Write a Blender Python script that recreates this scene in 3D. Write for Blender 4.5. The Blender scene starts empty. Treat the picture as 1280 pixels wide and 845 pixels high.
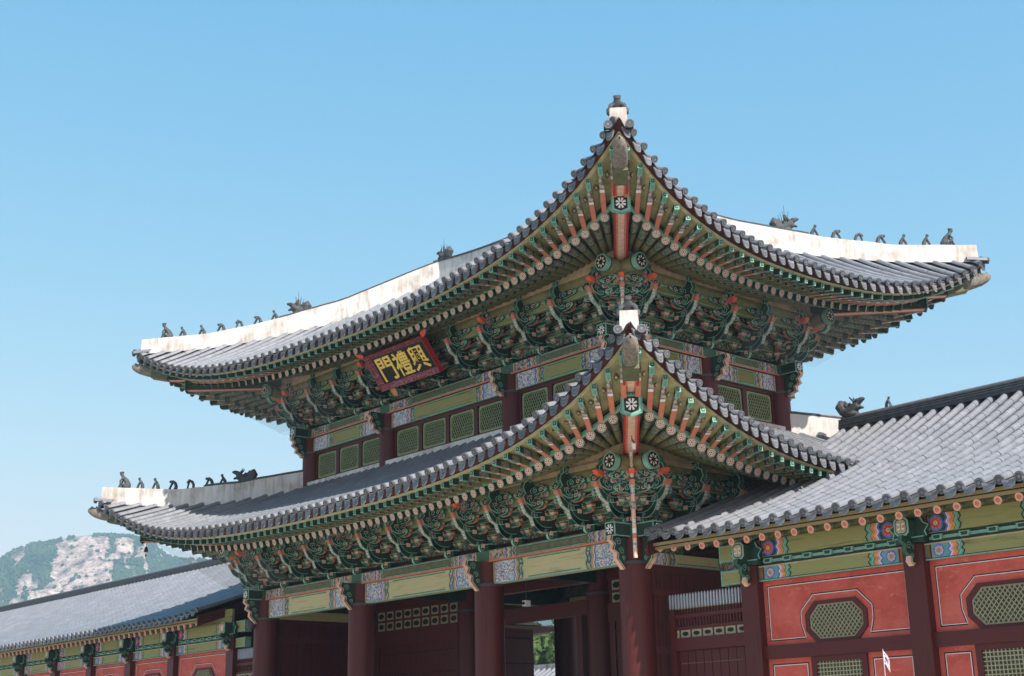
import bpy, bmesh, math, random
from mathutils import Vector, Matrix, noise
random.seed(7)
R = math.radians
SC = bpy.context.scene
COL = SC.collection

# ------------------------------------------------------------------ camera
CAM = Vector((23.531, -24.441, 1.6))
def cam_axes():
    y, p, r = R(48.813), R(16.469), R(-1.253)
    F = Vector((-math.sin(y)*math.cos(p), math.cos(y)*math.cos(p), math.sin(p)))
    Rt = F.cross(Vector((0, 0, 1))).normalized(); U = Rt.cross(F)
    return (math.cos(r)*Rt + math.sin(r)*U, -math.sin(r)*Rt + math.cos(r)*U, F)
cr, cu, cf = cam_axes()
cd = bpy.data.cameras.new('camera'); cam = bpy.data.objects.new('camera', cd); COL.objects.link(cam)
cd.sensor_width = 36; cd.lens = 1710.34/1280*36; cd.clip_start = .1; cd.clip_end = 20000
cam.matrix_world = Matrix(((cr.x, cu.x, -cf.x, CAM.x), (cr.y, cu.y, -cf.y, CAM.y), (cr.z, cu.z, -cf.z, CAM.z), (0, 0, 0, 1)))
SC.camera = cam

# ------------------------------------------------------------------ light
SUN = Vector((1.13, -.075, 1.0)).normalized()
W = bpy.data.worlds.new('World'); SC.world = W; W.use_nodes = True
nt = W.node_tree; nt.nodes.clear()
sky = nt.nodes.new('ShaderNodeTexSky'); sky.sky_type = 'NISHITA'; sky.sun_disc = False
sky.sun_elevation = math.asin(SUN.z); sky.sun_rotation = math.atan2(SUN.x, SUN.y)
sky.air_density = 1.0; sky.dust_density = .6; sky.ozone_density = 1.5; sky.altitude = 0
bg = nt.nodes.new('ShaderNodeBackground'); bg.inputs[1].default_value = .15
ow = nt.nodes.new('ShaderNodeOutputWorld')
# even out the sky: softer gradient, a little more cyan, as the camera recorded it
sep = nt.nodes.new('ShaderNodeSeparateColor'); com = nt.nodes.new('ShaderNodeCombineColor'); nt.links.new(sky.outputs[0], sep.inputs[0])
for i, (p_, k_) in enumerate(((1.26, .80), (.64, .705), (.3, .738))):
    a_ = nt.nodes.new('ShaderNodeMath'); a_.operation = 'MULTIPLY'; a_.inputs[1].default_value = .252
    b_ = nt.nodes.new('ShaderNodeMath'); b_.operation = 'POWER'; b_.inputs[1].default_value = p_
    c_ = nt.nodes.new('ShaderNodeMath'); c_.operation = 'MULTIPLY'; c_.inputs[1].default_value = k_/.252
    nt.links.new(sep.outputs[i], a_.inputs[0]); nt.links.new(a_.outputs[0], b_.inputs[0]); nt.links.new(b_.outputs[0], c_.inputs[0]); nt.links.new(c_.outputs[0], com.inputs[i])
nt.links.new(com.outputs[0], bg.inputs[0]); nt.links.new(bg.outputs[0], ow.inputs[0])
sl = bpy.data.lights.new('sun', 'SUN'); so = bpy.data.objects.new('sun', sl); COL.objects.link(so)
sl.energy = 4.2; sl.angle = R(.5); sl.color = (1, .95, .88)
so.rotation_euler = SUN.to_track_quat('Z', 'Y').to_euler()
SC.view_settings.view_transform = 'Standard'; SC.view_settings.look = 'None'
SC.view_settings.exposure = 1.0; SC.view_settings.gamma = 1
try: SC.view_settings.use_curve_mapping = False
except Exception: pass

# ------------------------------------------------------------------ materials
def new_mat(name):
    m = bpy.data.materials.new(name); m.use_nodes = True
    n = m.node_tree; b = n.nodes['Principled BSDF']
    return m, n, b
def ramp(n, stops, interp='LINEAR'):
    r = n.nodes.new('ShaderNodeValToRGB'); r.color_ramp.interpolation = interp
    e = r.color_ramp.elements
    while len(e) > 1: e.remove(e[-1])
    e[0].position = stops[0][0]; e[0].color = (*stops[0][1], 1)
    for p, c in stops[1:]:
        x = e.new(p); x.color = (*c, 1)
    return r
def paint(name, c, rough=.65, amp=.25, scale=3.0, bump=.0, spec=.3):
    m, n, b = new_mat(name)
    tc = n.nodes.new('ShaderNodeTexCoord')
    no = n.nodes.new('ShaderNodeTexNoise'); no.inputs['Scale'].default_value = scale; no.inputs['Detail'].default_value = 6; no.inputs['Roughness'].default_value = .65
    n.links.new(tc.outputs['Object'], no.inputs['Vector'])
    r = ramp(n, [(.3, tuple(x*(1-amp) for x in c)), (.7, tuple(min(1, x*(1+amp)) for x in c))])
    n.links.new(no.outputs[0], r.inputs[0]); n.links.new(r.outputs[0], b.inputs['Base Color'])
    b.inputs['Roughness'].default_value = rough; b.inputs['Specular IOR Level'].default_value = spec
    if bump:
        bp = n.nodes.new('ShaderNodeBump'); bp.inputs['Strength'].default_value = bump; bp.inputs['Distance'].default_value = .02
        n2 = n.nodes.new('ShaderNodeTexNoise'); n2.inputs['Scale'].default_value = scale*8; n2.inputs['Detail'].default_value = 5
        n.links.new(tc.outputs['Object'], n2.inputs['Vector']); n.links.new(n2.outputs[0], bp.inputs['Height']); n.links.new(bp.outputs[0], b.inputs['Normal'])
    return m
def woodpaint(name, c, c2, axis=2, rough=.6):
    """painted timber: long streaks and dry checks along one axis"""
    m, n, b = new_mat(name)
    tc = n.nodes.new('ShaderNodeTexCoord'); mp = n.nodes.new('ShaderNodeMapping')
    s = [14, 14, 14]; s[axis] = .9; mp.inputs['Scale'].default_value = s
    n.links.new(tc.outputs['Object'], mp.inputs[0])
    no = n.nodes.new('ShaderNodeTexNoise'); no.inputs['Scale'].default_value = 1; no.inputs['Detail'].default_value = 8; no.inputs['Roughness'].default_value = .7
    n.links.new(mp.outputs[0], no.inputs['Vector'])
    r = ramp(n, [(.28, c2), (.45, c), (.62, c), (.78, tuple(min(1, x*1.35+.01) for x in c))])
    n.links.new(no.outputs[0], r.inputs[0]); n.links.new(r.outputs[0], b.inputs['Base Color'])
    bp = n.nodes.new('ShaderNodeBump'); bp.inputs['Strength'].default_value = .25; bp.inputs['Distance'].default_value = .01
    n.links.new(no.outputs[0], bp.inputs['Height']); n.links.new(bp.outputs[0], b.inputs['Normal'])
    b.inputs['Roughness'].default_value = rough; b.inputs['Specular IOR Level'].default_value = .3
    return m
def motif(name, cols, scale=22.0, stretch=(1, 1, 1)):
    m, n, b = new_mat(name)
    tc = n.nodes.new('ShaderNodeTexCoord'); mp = n.nodes.new('ShaderNodeMapping'); mp.inputs['Scale'].default_value = stretch
    n.links.new(tc.outputs['Object'], mp.inputs[0])
    v = n.nodes.new('ShaderNodeTexVoronoi'); v.inputs['Scale'].default_value = scale; v.inputs['Randomness'].default_value = .55
    n.links.new(mp.outputs[0], v.inputs['Vector'])
    r = ramp(n, [(i/len(cols), c) for i, c in enumerate(cols)], 'CONSTANT')
    sp = n.nodes.new('ShaderNodeSeparateColor'); n.links.new(v.outputs['Color'], sp.inputs[0]); n.links.new(sp.outputs[0], r.inputs[0])
    # dark outlines between the painted cells
    r2 = ramp(n, [(0, (1, 1, 1)), (.62, (1, 1, 1)), (.78, (.12, .12, .12))]); n.links.new(v.outputs['Distance'], r2.inputs[0])
    mx = n.nodes.new('ShaderNodeMix'); mx.data_type = 'RGBA'; mx.blend_type = 'MULTIPLY'; mx.inputs[0].default_value = .8
    n.links.new(r.outputs[0], mx.inputs[6]); n.links.new(r2.outputs[0], mx.inputs[7]); n.links.new(mx.outputs[2], b.inputs['Base Color'])
    b.inputs['Roughness'].default_value = .65
    return m
def tile_mat(name, c, amp=.3):
    m, n, b = new_mat(name)
    tc = n.nodes.new('ShaderNodeTexCoord')
    v = n.nodes.new('ShaderNodeTexVoronoi'); v.inputs['Scale'].default_value = 2.6; n.links.new(tc.outputs['Object'], v.inputs['Vector'])
    no = n.nodes.new('ShaderNodeTexNoise'); no.inputs['Scale'].default_value = 9; no.inputs['Detail'].default_value = 8; no.inputs['Roughness'].default_value = .7
    n.links.new(tc.outputs['Object'], no.inputs['Vector'])
    sp = n.nodes.new('ShaderNodeSeparateColor'); n.links.new(v.outputs['Color'], sp.inputs[0])
    ad = n.nodes.new('ShaderNodeMath'); ad.operation = 'ADD'; n.links.new(sp.outputs[0], ad.inputs[0]); n.links.new(no.outputs[0], ad.inputs[1])
    hf = n.nodes.new('ShaderNodeMath'); hf.operation = 'MULTIPLY'; hf.inputs[1].default_value = .5; n.links.new(ad.outputs[0], hf.inputs[0])
    r = ramp(n, [(.15, tuple(x*(1-amp) for x in c)), (.5, c), (.72, tuple(x*(1+amp) for x in c)), (.9, tuple(x*(1+2*amp)+.05 for x in c))])
    n.links.new(hf.outputs[0], r.inputs[0])
    # pale lichen flecks
    n3 = n.nodes.new('ShaderNodeTexNoise'); n3.inputs['Scale'].default_value = 5.5; n3.inputs['Detail'].default_value = 9; n3.inputs['Roughness'].default_value = .8
    n.links.new(tc.outputs['Object'], n3.inputs['Vector'])
    r3 = ramp(n, [(.73, (0, 0, 0)), (.80, (1, 1, 1))]); n.links.new(n3.outputs[0], r3.inputs[0])
    mx = n.nodes.new('ShaderNodeMix'); mx.data_type = 'RGBA'; n.links.new(r3.outputs[0], mx.inputs[0]); n.links.new(r.outputs[0], mx.inputs[6]); mx.inputs[7].default_value = (.42, .41, .4, 1)
    n.links.new(mx.outputs[2], b.inputs['Base Color'])
    b.inputs['Roughness'].default_value = .5; b.inputs['Specular IOR Level'].default_value = .45
    bp = n.nodes.new('ShaderNodeBump'); bp.inputs['Strength'].default_value = .35; bp.inputs['Distance'].default_value = .01
    n.links.new(no.outputs[0], bp.inputs['Height']); n.links.new(bp.outputs[0], b.inputs['Normal'])
    return m
def plaster_mat(name):
    m, n, b = new_mat(name)
    tc = n.nodes.new('ShaderNodeTexCoord'); mp = n.nodes.new('ShaderNodeMapping'); mp.inputs['Scale'].default_value = (7, 7, .8)
    n.links.new(tc.outputs['Object'], mp.inputs[0])
    a = n.nodes.new('ShaderNodeTexNoise'); a.inputs['Scale'].default_value = 1; a.inputs['Detail'].default_value = 8; a.inputs['Roughness'].default_value = .7
    n.links.new(mp.outputs[0], a.inputs['Vector'])
    c = n.nodes.new('ShaderNodeTexNoise'); c.inputs['Scale'].default_value = 1.6; c.inputs['Detail'].default_value = 7
    n.links.new(tc.outputs['Object'], c.inputs['Vector'])
    mu = n.nodes.new('ShaderNodeMath'); mu.operation = 'ADD'; n.links.new(a.outputs[0], mu.inputs[0]); n.links.new(c.outputs[0], mu.inputs[1])
    hf = n.nodes.new('ShaderNodeMath'); hf.operation = 'MULTIPLY'; hf.inputs[1].default_value = .5; n.links.new(mu.outputs[0], hf.inputs[0])
    r = ramp(n, [(.34, (.26, .21, .17)), (.43, (.44, .39, .345)), (.50, (.56, .53, .50)), (.6, (.64, .62, .60))])
    n.links.new(hf.outputs[0], r.inputs[0]); n.links.new(r.outputs[0], b.inputs['Base Color'])
    b.inputs['Roughness'].default_value = .85
    bp = n.nodes.new('ShaderNodeBump'); bp.inputs['Strength'].default_value = .3; bp.inputs['Distance'].default_value = .02
    n.links.new(c.outputs[0], bp.inputs['Height']); n.links.new(bp.outputs[0], b.inputs['Normal'])
    return m

WHITE, BLUE, ORANGE, PINK, TEAL, DKG, MINTC, SALC = (.72, .72, .7), (.10, .15, .48), (.58, .27, .07), (.66, .33, .29), (.10, .30, .24), (.015, .055, .04), (.2, .5, .38), (.7, .26, .17)
M = dict(
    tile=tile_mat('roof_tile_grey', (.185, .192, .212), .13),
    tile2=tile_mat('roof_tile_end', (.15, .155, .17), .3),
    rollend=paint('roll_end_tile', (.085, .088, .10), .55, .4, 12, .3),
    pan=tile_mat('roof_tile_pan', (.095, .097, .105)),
    ridge_tile=paint('ridge_tile_dark', (.07, .07, .075), .5, .4, 6),
    plaster=plaster_mat('lime_plaster'),
    dgreen=paint('dark_green_paint', (.024, .052, .037), .55, .35, 6),
    green=paint('mid_green_paint', (.05, .125, .08), .6, .3, 6),
    mint=paint('mint_paint', (.19, .38, .29), .6, .22, 8),
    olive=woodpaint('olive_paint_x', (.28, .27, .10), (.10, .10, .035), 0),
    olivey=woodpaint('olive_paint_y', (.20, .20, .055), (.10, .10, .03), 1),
    olivez=paint('olive_paint', (.19, .178, .08), .6, .3, 6),
    ochre=woodpaint('yellow_ochre_x', (.50, .45, .25), (.20, .17, .09), 0),
    lolive=paint('pale_olive_soffit', (.38, .34, .165), .6, .3, 4),
    dolive=paint('dark_olive_paint', (.12, .125, .065), .6, .3, 6),
    tan=paint('bare_tan_timber', (.46, .33, .2), .7, .3, 3, .3),
    salmon=paint('salmon_paint', (.56, .19, .12), .6, .2, 8),
    pale=paint('pale_salmon_paint', (.72, .46, .34), .6, .2, 8),
    disc=paint('pale_rosette_paint', (.80, .66, .55), .65, .2, 30),
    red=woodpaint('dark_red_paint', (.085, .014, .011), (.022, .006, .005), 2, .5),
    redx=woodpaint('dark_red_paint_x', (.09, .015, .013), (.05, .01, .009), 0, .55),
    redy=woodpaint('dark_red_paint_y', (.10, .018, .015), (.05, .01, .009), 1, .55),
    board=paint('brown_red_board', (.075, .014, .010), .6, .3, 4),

    crimson=paint('crimson_paint', (.42, .03, .03), .6, .25, 10),
    black=paint('black_line_paint', (.012, .012, .012), .6, .2, 8),
    white=paint('white_line_paint', (.74, .74, .72), .7, .1, 8),
    blue=paint('cobalt_paint', BLUE, .6, .2, 8),
    orange=paint('orange_paint', ORANGE, .6, .2, 8),
    pink=paint('pink_paint', PINK, .6, .2, 8),
    teal=paint('teal_paint', TEAL, .6, .2, 8),
    gold=paint('gold_leaf', (1.0, .66, .14), .5, .15, 12),
    clay=paint('dark_clay', (.07, .072, .075), .6, .5, 20, .5),
    stone=paint('weathered_stone', (.21, .185, .155), .85, .45, 12, .8),
    pave=paint('granite_paving', (.42, .39, .34), .8, .2, 1.5, .4),
    dark=paint('dark_interior', (.03, .012, .010), .8, .3, 3),
    dgrey=paint('dark_metal', (.06, .06, .065), .45, .2, 8),
    sign=paint('sign_ground', (.012, .008, .007), .5, .3, 10),
    motw=motif('white_blue_brocade', [(.6, .6, .62), (.07, .14, .5), (.64, .62, .58), (.35, .16, .22), (.12, .35, .4), (.66, .66, .66), (.3, .38, .5), (.6, .6, .58), (.62, .5, .45)], 32),
    motp=motif('pink_green_brocade', [(.45, .3, .26), (.12, .2, .15), (.5, .2, .14), (.4, .37, .27), (.2, .2, .4), (.05, .12, .09), (.5, .4, .34)], 17),
    motg=motif('green_brocade', [(.018, .06, .04), (.04, .17, .11), (.26, .11, .08), (.02, .05, .035), (.12, .13, .05), (.02, .05, .035), (.14, .34, .25)], 19),
    motd=motif('rafter_band', [(.12, .12, .06), (.04, .15, .11), (.3, .16, .12), (.15, .17, .1), (.22, .3, .22)], 26),
    motr=motif('crimson_brocade', [(.22, .025, .025), (.42, .17, .16), (.18, .02, .03), (.12, .07, .2), (.34, .10, .09), (.22, .02, .02)], 32),
)

# ------------------------------------------------------------------ mesh builder
def coral_mat():
    m, n, b = new_mat('coral_wall_paint'); tc = n.nodes.new('ShaderNodeTexCoord')
    def nz(sc, st, det=7, rg=.7, dist=0):
        mp = n.nodes.new('ShaderNodeMapping'); mp.inputs['Scale'].default_value = st; n.links.new(tc.outputs['Object'], mp.inputs[0])
        t = n.nodes.new('ShaderNodeTexNoise'); t.inputs['Scale'].default_value = sc; t.inputs['Detail'].default_value = det; t.inputs['Roughness'].default_value = rg; t.inputs['Distortion'].default_value = dist; n.links.new(mp.outputs[0], t.inputs['Vector']); return t
    a = nz(1.1, (1, 1, 1)); r = ramp(n, [(.3, (.42, .062, .045)), (.5, (.56, .098, .07)), (.7, (.62, .145, .11))]); n.links.new(a.outputs[0], r.inputs[0])
    s_ = nz(2.0, (1.2, 1, 5), 9, .75, .8); r2 = ramp(n, [(.56, (0, 0, 0)), (.68, (.75, .75, .75))]); n.links.new(s_.outputs[0], r2.inputs[0])
    x = n.nodes.new('ShaderNodeMix'); x.data_type = 'RGBA'; n.links.new(r2.outputs[0], x.inputs[0]); n.links.new(r.outputs[0], x.inputs[6]); x.inputs[7].default_value = (.66, .25, .21, 1)
    d_ = nz(3.0, (1, 1, 1), 10, .8); r3 = ramp(n, [(.30, (.35, .3, .3)), (.40, (1, 1, 1))]); n.links.new(d_.outputs[0], r3.inputs[0])
    y = n.nodes.new('ShaderNodeMix'); y.data_type = 'RGBA'; y.blend_type = 'MULTIPLY'; y.inputs[0].default_value = .6; n.links.new(x.outputs[2], y.inputs[6]); n.links.new(r3.outputs[0], y.inputs[7])
    n.links.new(y.outputs[2], b.inputs['Base Color']); b.inputs['Roughness'].default_value = .75; b.inputs['Specular IOR Level'].default_value = .25
    bp = n.nodes.new('ShaderNodeBump'); bp.inputs['Strength'].default_value = .25; bp.inputs['Distance'].default_value = .01; n.links.new(s_.outputs[0], bp.inputs['Height']); n.links.new(bp.outputs[0], b.inputs['Normal'])
    return m
M['coral'] = coral_mat()
WM = {}
class MB:
    def __init__(s): s.v = []; s.f = []; s.m = []; s.sm = []; s.mats = []; s.T = None
    def mi(s, m):
        m = M[m] if isinstance(m, str) else m
        if m not in s.mats: s.mats.append(m)
        return s.mats.index(m)
    def add(s, vs, fs, m, smooth=False):
        b = len(s.v); T = s.T
        s.v += [tuple(T(p)) if T else tuple(p) for p in vs]
        k = s.mi(m)
        for f in fs: s.f.append([i+b for i in f]); s.m.append(k); s.sm.append(smooth)
    def box(s, a, b, m):
        x0, x1 = sorted((a[0], b[0])); y0, y1 = sorted((a[1], b[1])); z0, z1 = sorted((a[2], b[2]))
        s.add([(x0, y0, z0), (x1, y0, z0), (x1, y1, z0), (x0, y1, z0), (x0, y0, z1), (x1, y0, z1), (x1, y1, z1), (x0, y1, z1)],
              [(0, 3, 2, 1), (4, 5, 6, 7), (0, 1, 5, 4), (1, 2, 6, 5), (2, 3, 7, 6), (3, 0, 4, 7)], m)
    def beam(s, p, q, w, h, m, up=(0, 0, 1), mbot=None, mend=None):
        """box from p to q, width w across, height h hanging centred on the line"""
        p = Vector(p); q = Vector(q); d = (q-p).normalized(); x = d.cross(Vector(up)).normalized(); u = x.cross(d)
        vs = []
        for c in (p, q):
            for i, j in ((-1, -1), (1, -1), (1, 1), (-1, 1)): vs.append(c + x*(w/2*i) + u*(h/2*j))
        s.add(vs, [(0, 1, 2, 3)], mend or m); s.add(vs, [(7, 6, 5, 4)], mend or m)
        s.add(vs, [(3, 2, 6, 7), (1, 5, 6, 2), (0, 3, 7, 4)], m); s.add(vs, [(0, 4, 5, 1)], mbot or m)
    def prism(s, poly, axis, a, b, m, mside=None):
        """poly in the two other axes (in order), extruded along axis from a to b"""
        n = len(poly)
        def P(u, v, w):
            return {0: (w, u, v), 1: (u, w, v), 2: (u, v, w)}[axis]
        vs = [P(u, v, a) for u, v in poly] + [P(u, v, b) for u, v in poly]
        s.add(vs, [list(range(n))[::-1], list(range(n, 2*n))], m)
        s.add(vs, [(i, (i+1) % n, n+(i+1) % n, n+i) for i in range(n)], mside or m)
    def cyl(s, p, q, r0, r1, n, m, mend=None, smooth=True):
        p = Vector(p); q = Vector(q); d = (q-p).normalized(); x = d.orthogonal().normalized(); y = d.cross(x)
        vs = []
        for c, r in ((p, r0), (q, r1)):
            for i in range(n):
                t = 2*math.pi*i/n; vs.append(c + x*(r*math.cos(t)) + y*(r*math.sin(t)))
        s.add(vs, [(i, (i+1) % n, n+(i+1) % n, n+i) for i in range(n)], m, smooth)
        s.add(vs, [list(range(n))[::-1]], mend or m); s.add(vs, [list(range(n, 2*n))], mend or m)
    def ring(s, c, nrm, r0, r1, n, m, off=0.0):
        """flat annulus (r0 may be 0) facing nrm"""
        c = Vector(c); d = Vector(nrm).normalized(); x = d.orthogonal().normalized(); y = d.cross(x); c = c + d*off
        pt = lambda r, i: c + x*(r*math.cos(2*math.pi*i/n)) + y*(r*math.sin(2*math.pi*i/n))
        if r0 <= 0: s.add([pt(r1, i) for i in range(n)], [list(range(n))], m)
        else: s.add([pt(r0, i) for i in range(n)] + [pt(r1, i) for i in range(n)], [(i, (i+1) % n, n+(i+1) % n, n+i) for i in range(n)], m)
    def rosette(s, c, nrm, r, k=8, base='disc', dot='crimson', n=14):
        s.ring(c, nrm, 0, r, n, base, 0); s.ring(c, nrm, r*.8, r*.9, n, 'black', .002); s.ring(c, nrm, 0, r*.2, 8, dot, .003)
        d = Vector(nrm).normalized(); x = d.orthogonal().normalized(); y = d.cross(x)
        for i in range(k):
            t = 2*math.pi*i/k; s.ring(Vector(c)+(x*math.cos(t)+y*math.sin(t))*r*.5, nrm, 0, r*.13, 5, 'dgreen', .003)
    def tube(s, pts, r, n, m, caps=True, rs=None):
        pts = [Vector(p) for p in pts]; k = len(pts); vs = []
        x = None
        for i, p in enumerate(pts):
            d = (pts[min(i+1, k-1)]-pts[max(i-1, 0)]).normalized()
            if x is None: x = d.orthogonal().normalized()
            x = (x - d*x.dot(d)).normalized(); y = d.cross(x); rr = rs[i] if rs else r
            for j in range(n):
                t = 2*math.pi*j/n; vs.append(p + x*(rr*math.cos(t)) + y*(rr*math.sin(t)))
        s.add(vs, [(i*n+j, i*n+(j+1) % n, (i+1)*n+(j+1) % n, (i+1)*n+j) for i in range(k-1) for j in range(n)], m, True)
        if caps: s.add(vs, [list(range(n))[::-1], list(range((k-1)*n, k*n))], m)
    def sweep(s, pts, w, h, m, dz=0.0, mbot=None):
        """box profile (w across, h tall, sides vertical) along a polyline"""
        pts = [Vector(p) for p in pts]; k = len(pts); vs = []
        for i, p in enumerate(pts):
            d = pts[min(i+1, k-1)]-pts[max(i-1, 0)]; d.z = 0
            x = Vector((d.y, -d.x, 0)).normalized()
            for a, b in ((-1, 0), (1, 0), (1, 1), (-1, 1)): vs.append(p + x*(w/2*a) + Vector((0, 0, dz+h*b)))
        for i in range(k-1):
            a = i*4; b = a+4
            s.add([vs[j] for j in (a, a+1, a+2, a+3, b, b+1, b+2, b+3)], [(1, 2, 6, 5), (2, 3, 7, 6), (3, 0, 4, 7)], m)
            s.add([vs[j] for j in (a, a+1, b, b+1)], [(0, 1, 3, 2)], mbot or m)
        s.add(vs[:4], [(3, 2, 1, 0)], m); s.add(vs[-4:], [(0, 1, 2, 3)], m)
    def strip2(s, A, B, m, flip=False, smooth=False):
        n = len(A); s.add(list(A)+list(B), [((i, i+1, n+i+1, n+i) if not flip else (i, n+i, n+i+1, i+1)) for i in range(n-1)], m, smooth)
    def mesh(s, name):
        me = bpy.data.meshes.new(name); me.from_pydata([tuple(v) for v in s.v], [], s.f)
        for m in s.mats: me.materials.append(m)
        me.polygons.foreach_set('material_index', s.m); me.polygons.foreach_set('use_smooth', s.sm); me.update()
        return me
def link(name, data, parent=None, mat=None):
    o = bpy.data.objects.new(name, data); COL.objects.link(o); m = mat or Matrix()
    WM[o.name] = m
    if parent: o.parent = parent; o.matrix_local = WM[parent.name].inverted() @ m
    else: o.matrix_local = m
    return o
def thing(name, label, cat, loc=(0, 0, 0), group=None, rot=0):
    o = link(name, None, None, Matrix.Translation(loc) @ Matrix.Rotation(rot, 4, 'Z'))
    return tag(o, label, cat, group)
def tag(o, label, cat, group=None):
    o['label'] = label; o['category'] = cat
    if group: o['group'] = group
    return o
def part(name, mb, parent, mat=None): return link(name, mb.mesh(name) if isinstance(mb, MB) else mb, parent, mat)
def copy_tree(o, mat, parent=None):
    c = o.copy(); COL.objects.link(c); WM[c.name] = mat; c.parent = parent
    c.matrix_local = (WM[parent.name].inverted() if parent else Matrix()) @ mat
    for ch in list(o.children):
        rel = WM[o.name].inverted() @ WM[ch.name]; copy_tree(ch, mat @ rel, c)
    return c
def lerp_table(tb, u):
    tb = sorted(tb)
    if u <= tb[0][0]: return tb[0][1]
    for (a, x), (b, y) in zip(tb, tb[1:]):
        if u <= b: return x+(y-x)*(u-a)/(b-a)
    return tb[-1][1]

# ------------------------------------------------------------------ dimensions (metres)
A_, B_, C_, S_ = 5.588, 6.087, 4.2725, 1.018
L_, D_ = 2*A_+B_, 2*C_
CX, CY = -L_/2, D_/2
FACES = [((1, 0), (0, -1)), ((0, 1), (1, 0)), ((-1, 0), (0, 1)), ((0, -1), (-1, 0))]
class Face:
    """local (a along, o outward from the column line, z)"""
    def __init__(s, k, inset):
        s.k = k; s.A, s.O = FACES[k]; front = k % 2 == 0
        s.ha = (L_ if front else D_)/2-inset; s.hd = (D_ if front else L_)/2-inset
        s.front = front
    def __call__(s, p):
        a, o, z = p; h = s.hd+o
        return Vector((CX+s.A[0]*a+s.O[0]*h, CY+s.A[1]*a+s.O[1]*h, z))
    def mat(s, a, o, z):
        # local frame: X along a, Y outward, Z up  (left handed A,O -> use -A so it is a rotation)
        p = s((a, o, z)); return Matrix(((-s.A[0], s.O[0], 0, p.x), (-s.A[1], s.O[1], 0, p.y), (0, 0, 1, p.z), (0, 0, 0, 1)))
def curve(par, ha, a):
    m, c, z0, z1, w, q, p = par; T = min(1, abs(a)/(ha+c))
    return m+(c-m)*T**p, z0+(z1-z0)*(w*T*T+(1-w)*T**q)

LOW = dict(inset=0, hb=5.76, pb=6.38, pt=6.68, hp=8.043, p=.666,
    tileF=(3.83, 4.357, 7.80, 9.97, .24, 4.65, 2.1), tileS=(3.675, 4.357, 7.943, 9.97, .5, 2.16, 1.75),
    rF=(2.6, 3.1, 7.53, 8.72, .24, 4.0, 2.1), rS=(2.6, 3.1, 7.66, 8.72, .5, 2.16, 1.75),
    sF=(3.6, 4.15, 7.62, 9.72, .24, 4.65, 2.1), sS=(3.45, 4.15, 7.76, 9.72, .5, 2.16, 1.75),
    Z=[(4.36, 10.1), (4.05, 9.95), (2.31, 9.74), (.76, 9.82), (-.9, 10.2), (-1.02, 10.25)], otop=-.95,
    ridge=[(4.16, 10.42), (2.31, 10.24), (.76, 10.39), (-.55, 10.66), (-.9, 10.73)], uin=-.92, snout=(4.52, 9.476))
UP = dict(inset=S_, hb=11.374, pb=11.88, pt=12.17, hp=13.566, p=.771,
    tileF=(3.491, 4.639, 13.397, 15.2, 0, 4.13, 1.6), tileS=(3.954, 4.639, 13.42, 15.2, 0, 3.02, 1.63),
    rF=(2.33, 3.2, 13.30, 14.02, 0, 4.13, 1.6), rS=(2.6, 3.2, 13.26, 14.02, 0, 3.02, 1.63),
    sF=(3.27, 4.42, 13.27, 14.97, 0, 4.13, 1.6), sS=(3.7, 4.42, 13.25, 14.97, 0, 3.02, 1.63),
    Z=[(4.64, 15.34), (4.12, 15.3), (2.74, 15.38), (1.3, 15.62), (-.74, 16.19), (-2.78, 17.3), (-3.25, 17.6)], otop=None,
    ridge=[(4.4, 15.72), (2.74, 15.83), (1.3, 16.17), (-.74, 16.88), (-2.78, 17.99), (-3.25, 18.2)], uin=-3.2, snout=(4.649, 14.593))

GATE = thing('palace_gate', 'two-storey painted wooden palace gate with sweeping grey tiled roofs between the corridors', 'gate', (CX, CY, 0))

# ------------------------------------------------------------------ ground
def structure(o): o['kind'] = 'structure'; return o
g = MB(); g.add([(-2500, -2500, 0), (2500, -2500, 0), (2500, 2500, 0), (-2500, 2500, 0)], [(0, 1, 2, 3)], paint('sandy_ground', (.47, .42, .34), .95, .15, .3, .3))
structure(part('ground', g, None))
g = MB(); g.box((-L_-2.2, -2.2, .004), (2.2, D_+2.2, .62), 'pave'); g.box((-11.8, -3.4, .004), (-5.4, -2.2, .2), 'pave'); g.box((-11.8, -3.0, .2), (-5.4, -2.2, .4), 'pave')
part('stone_platform', g, GATE)

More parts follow.
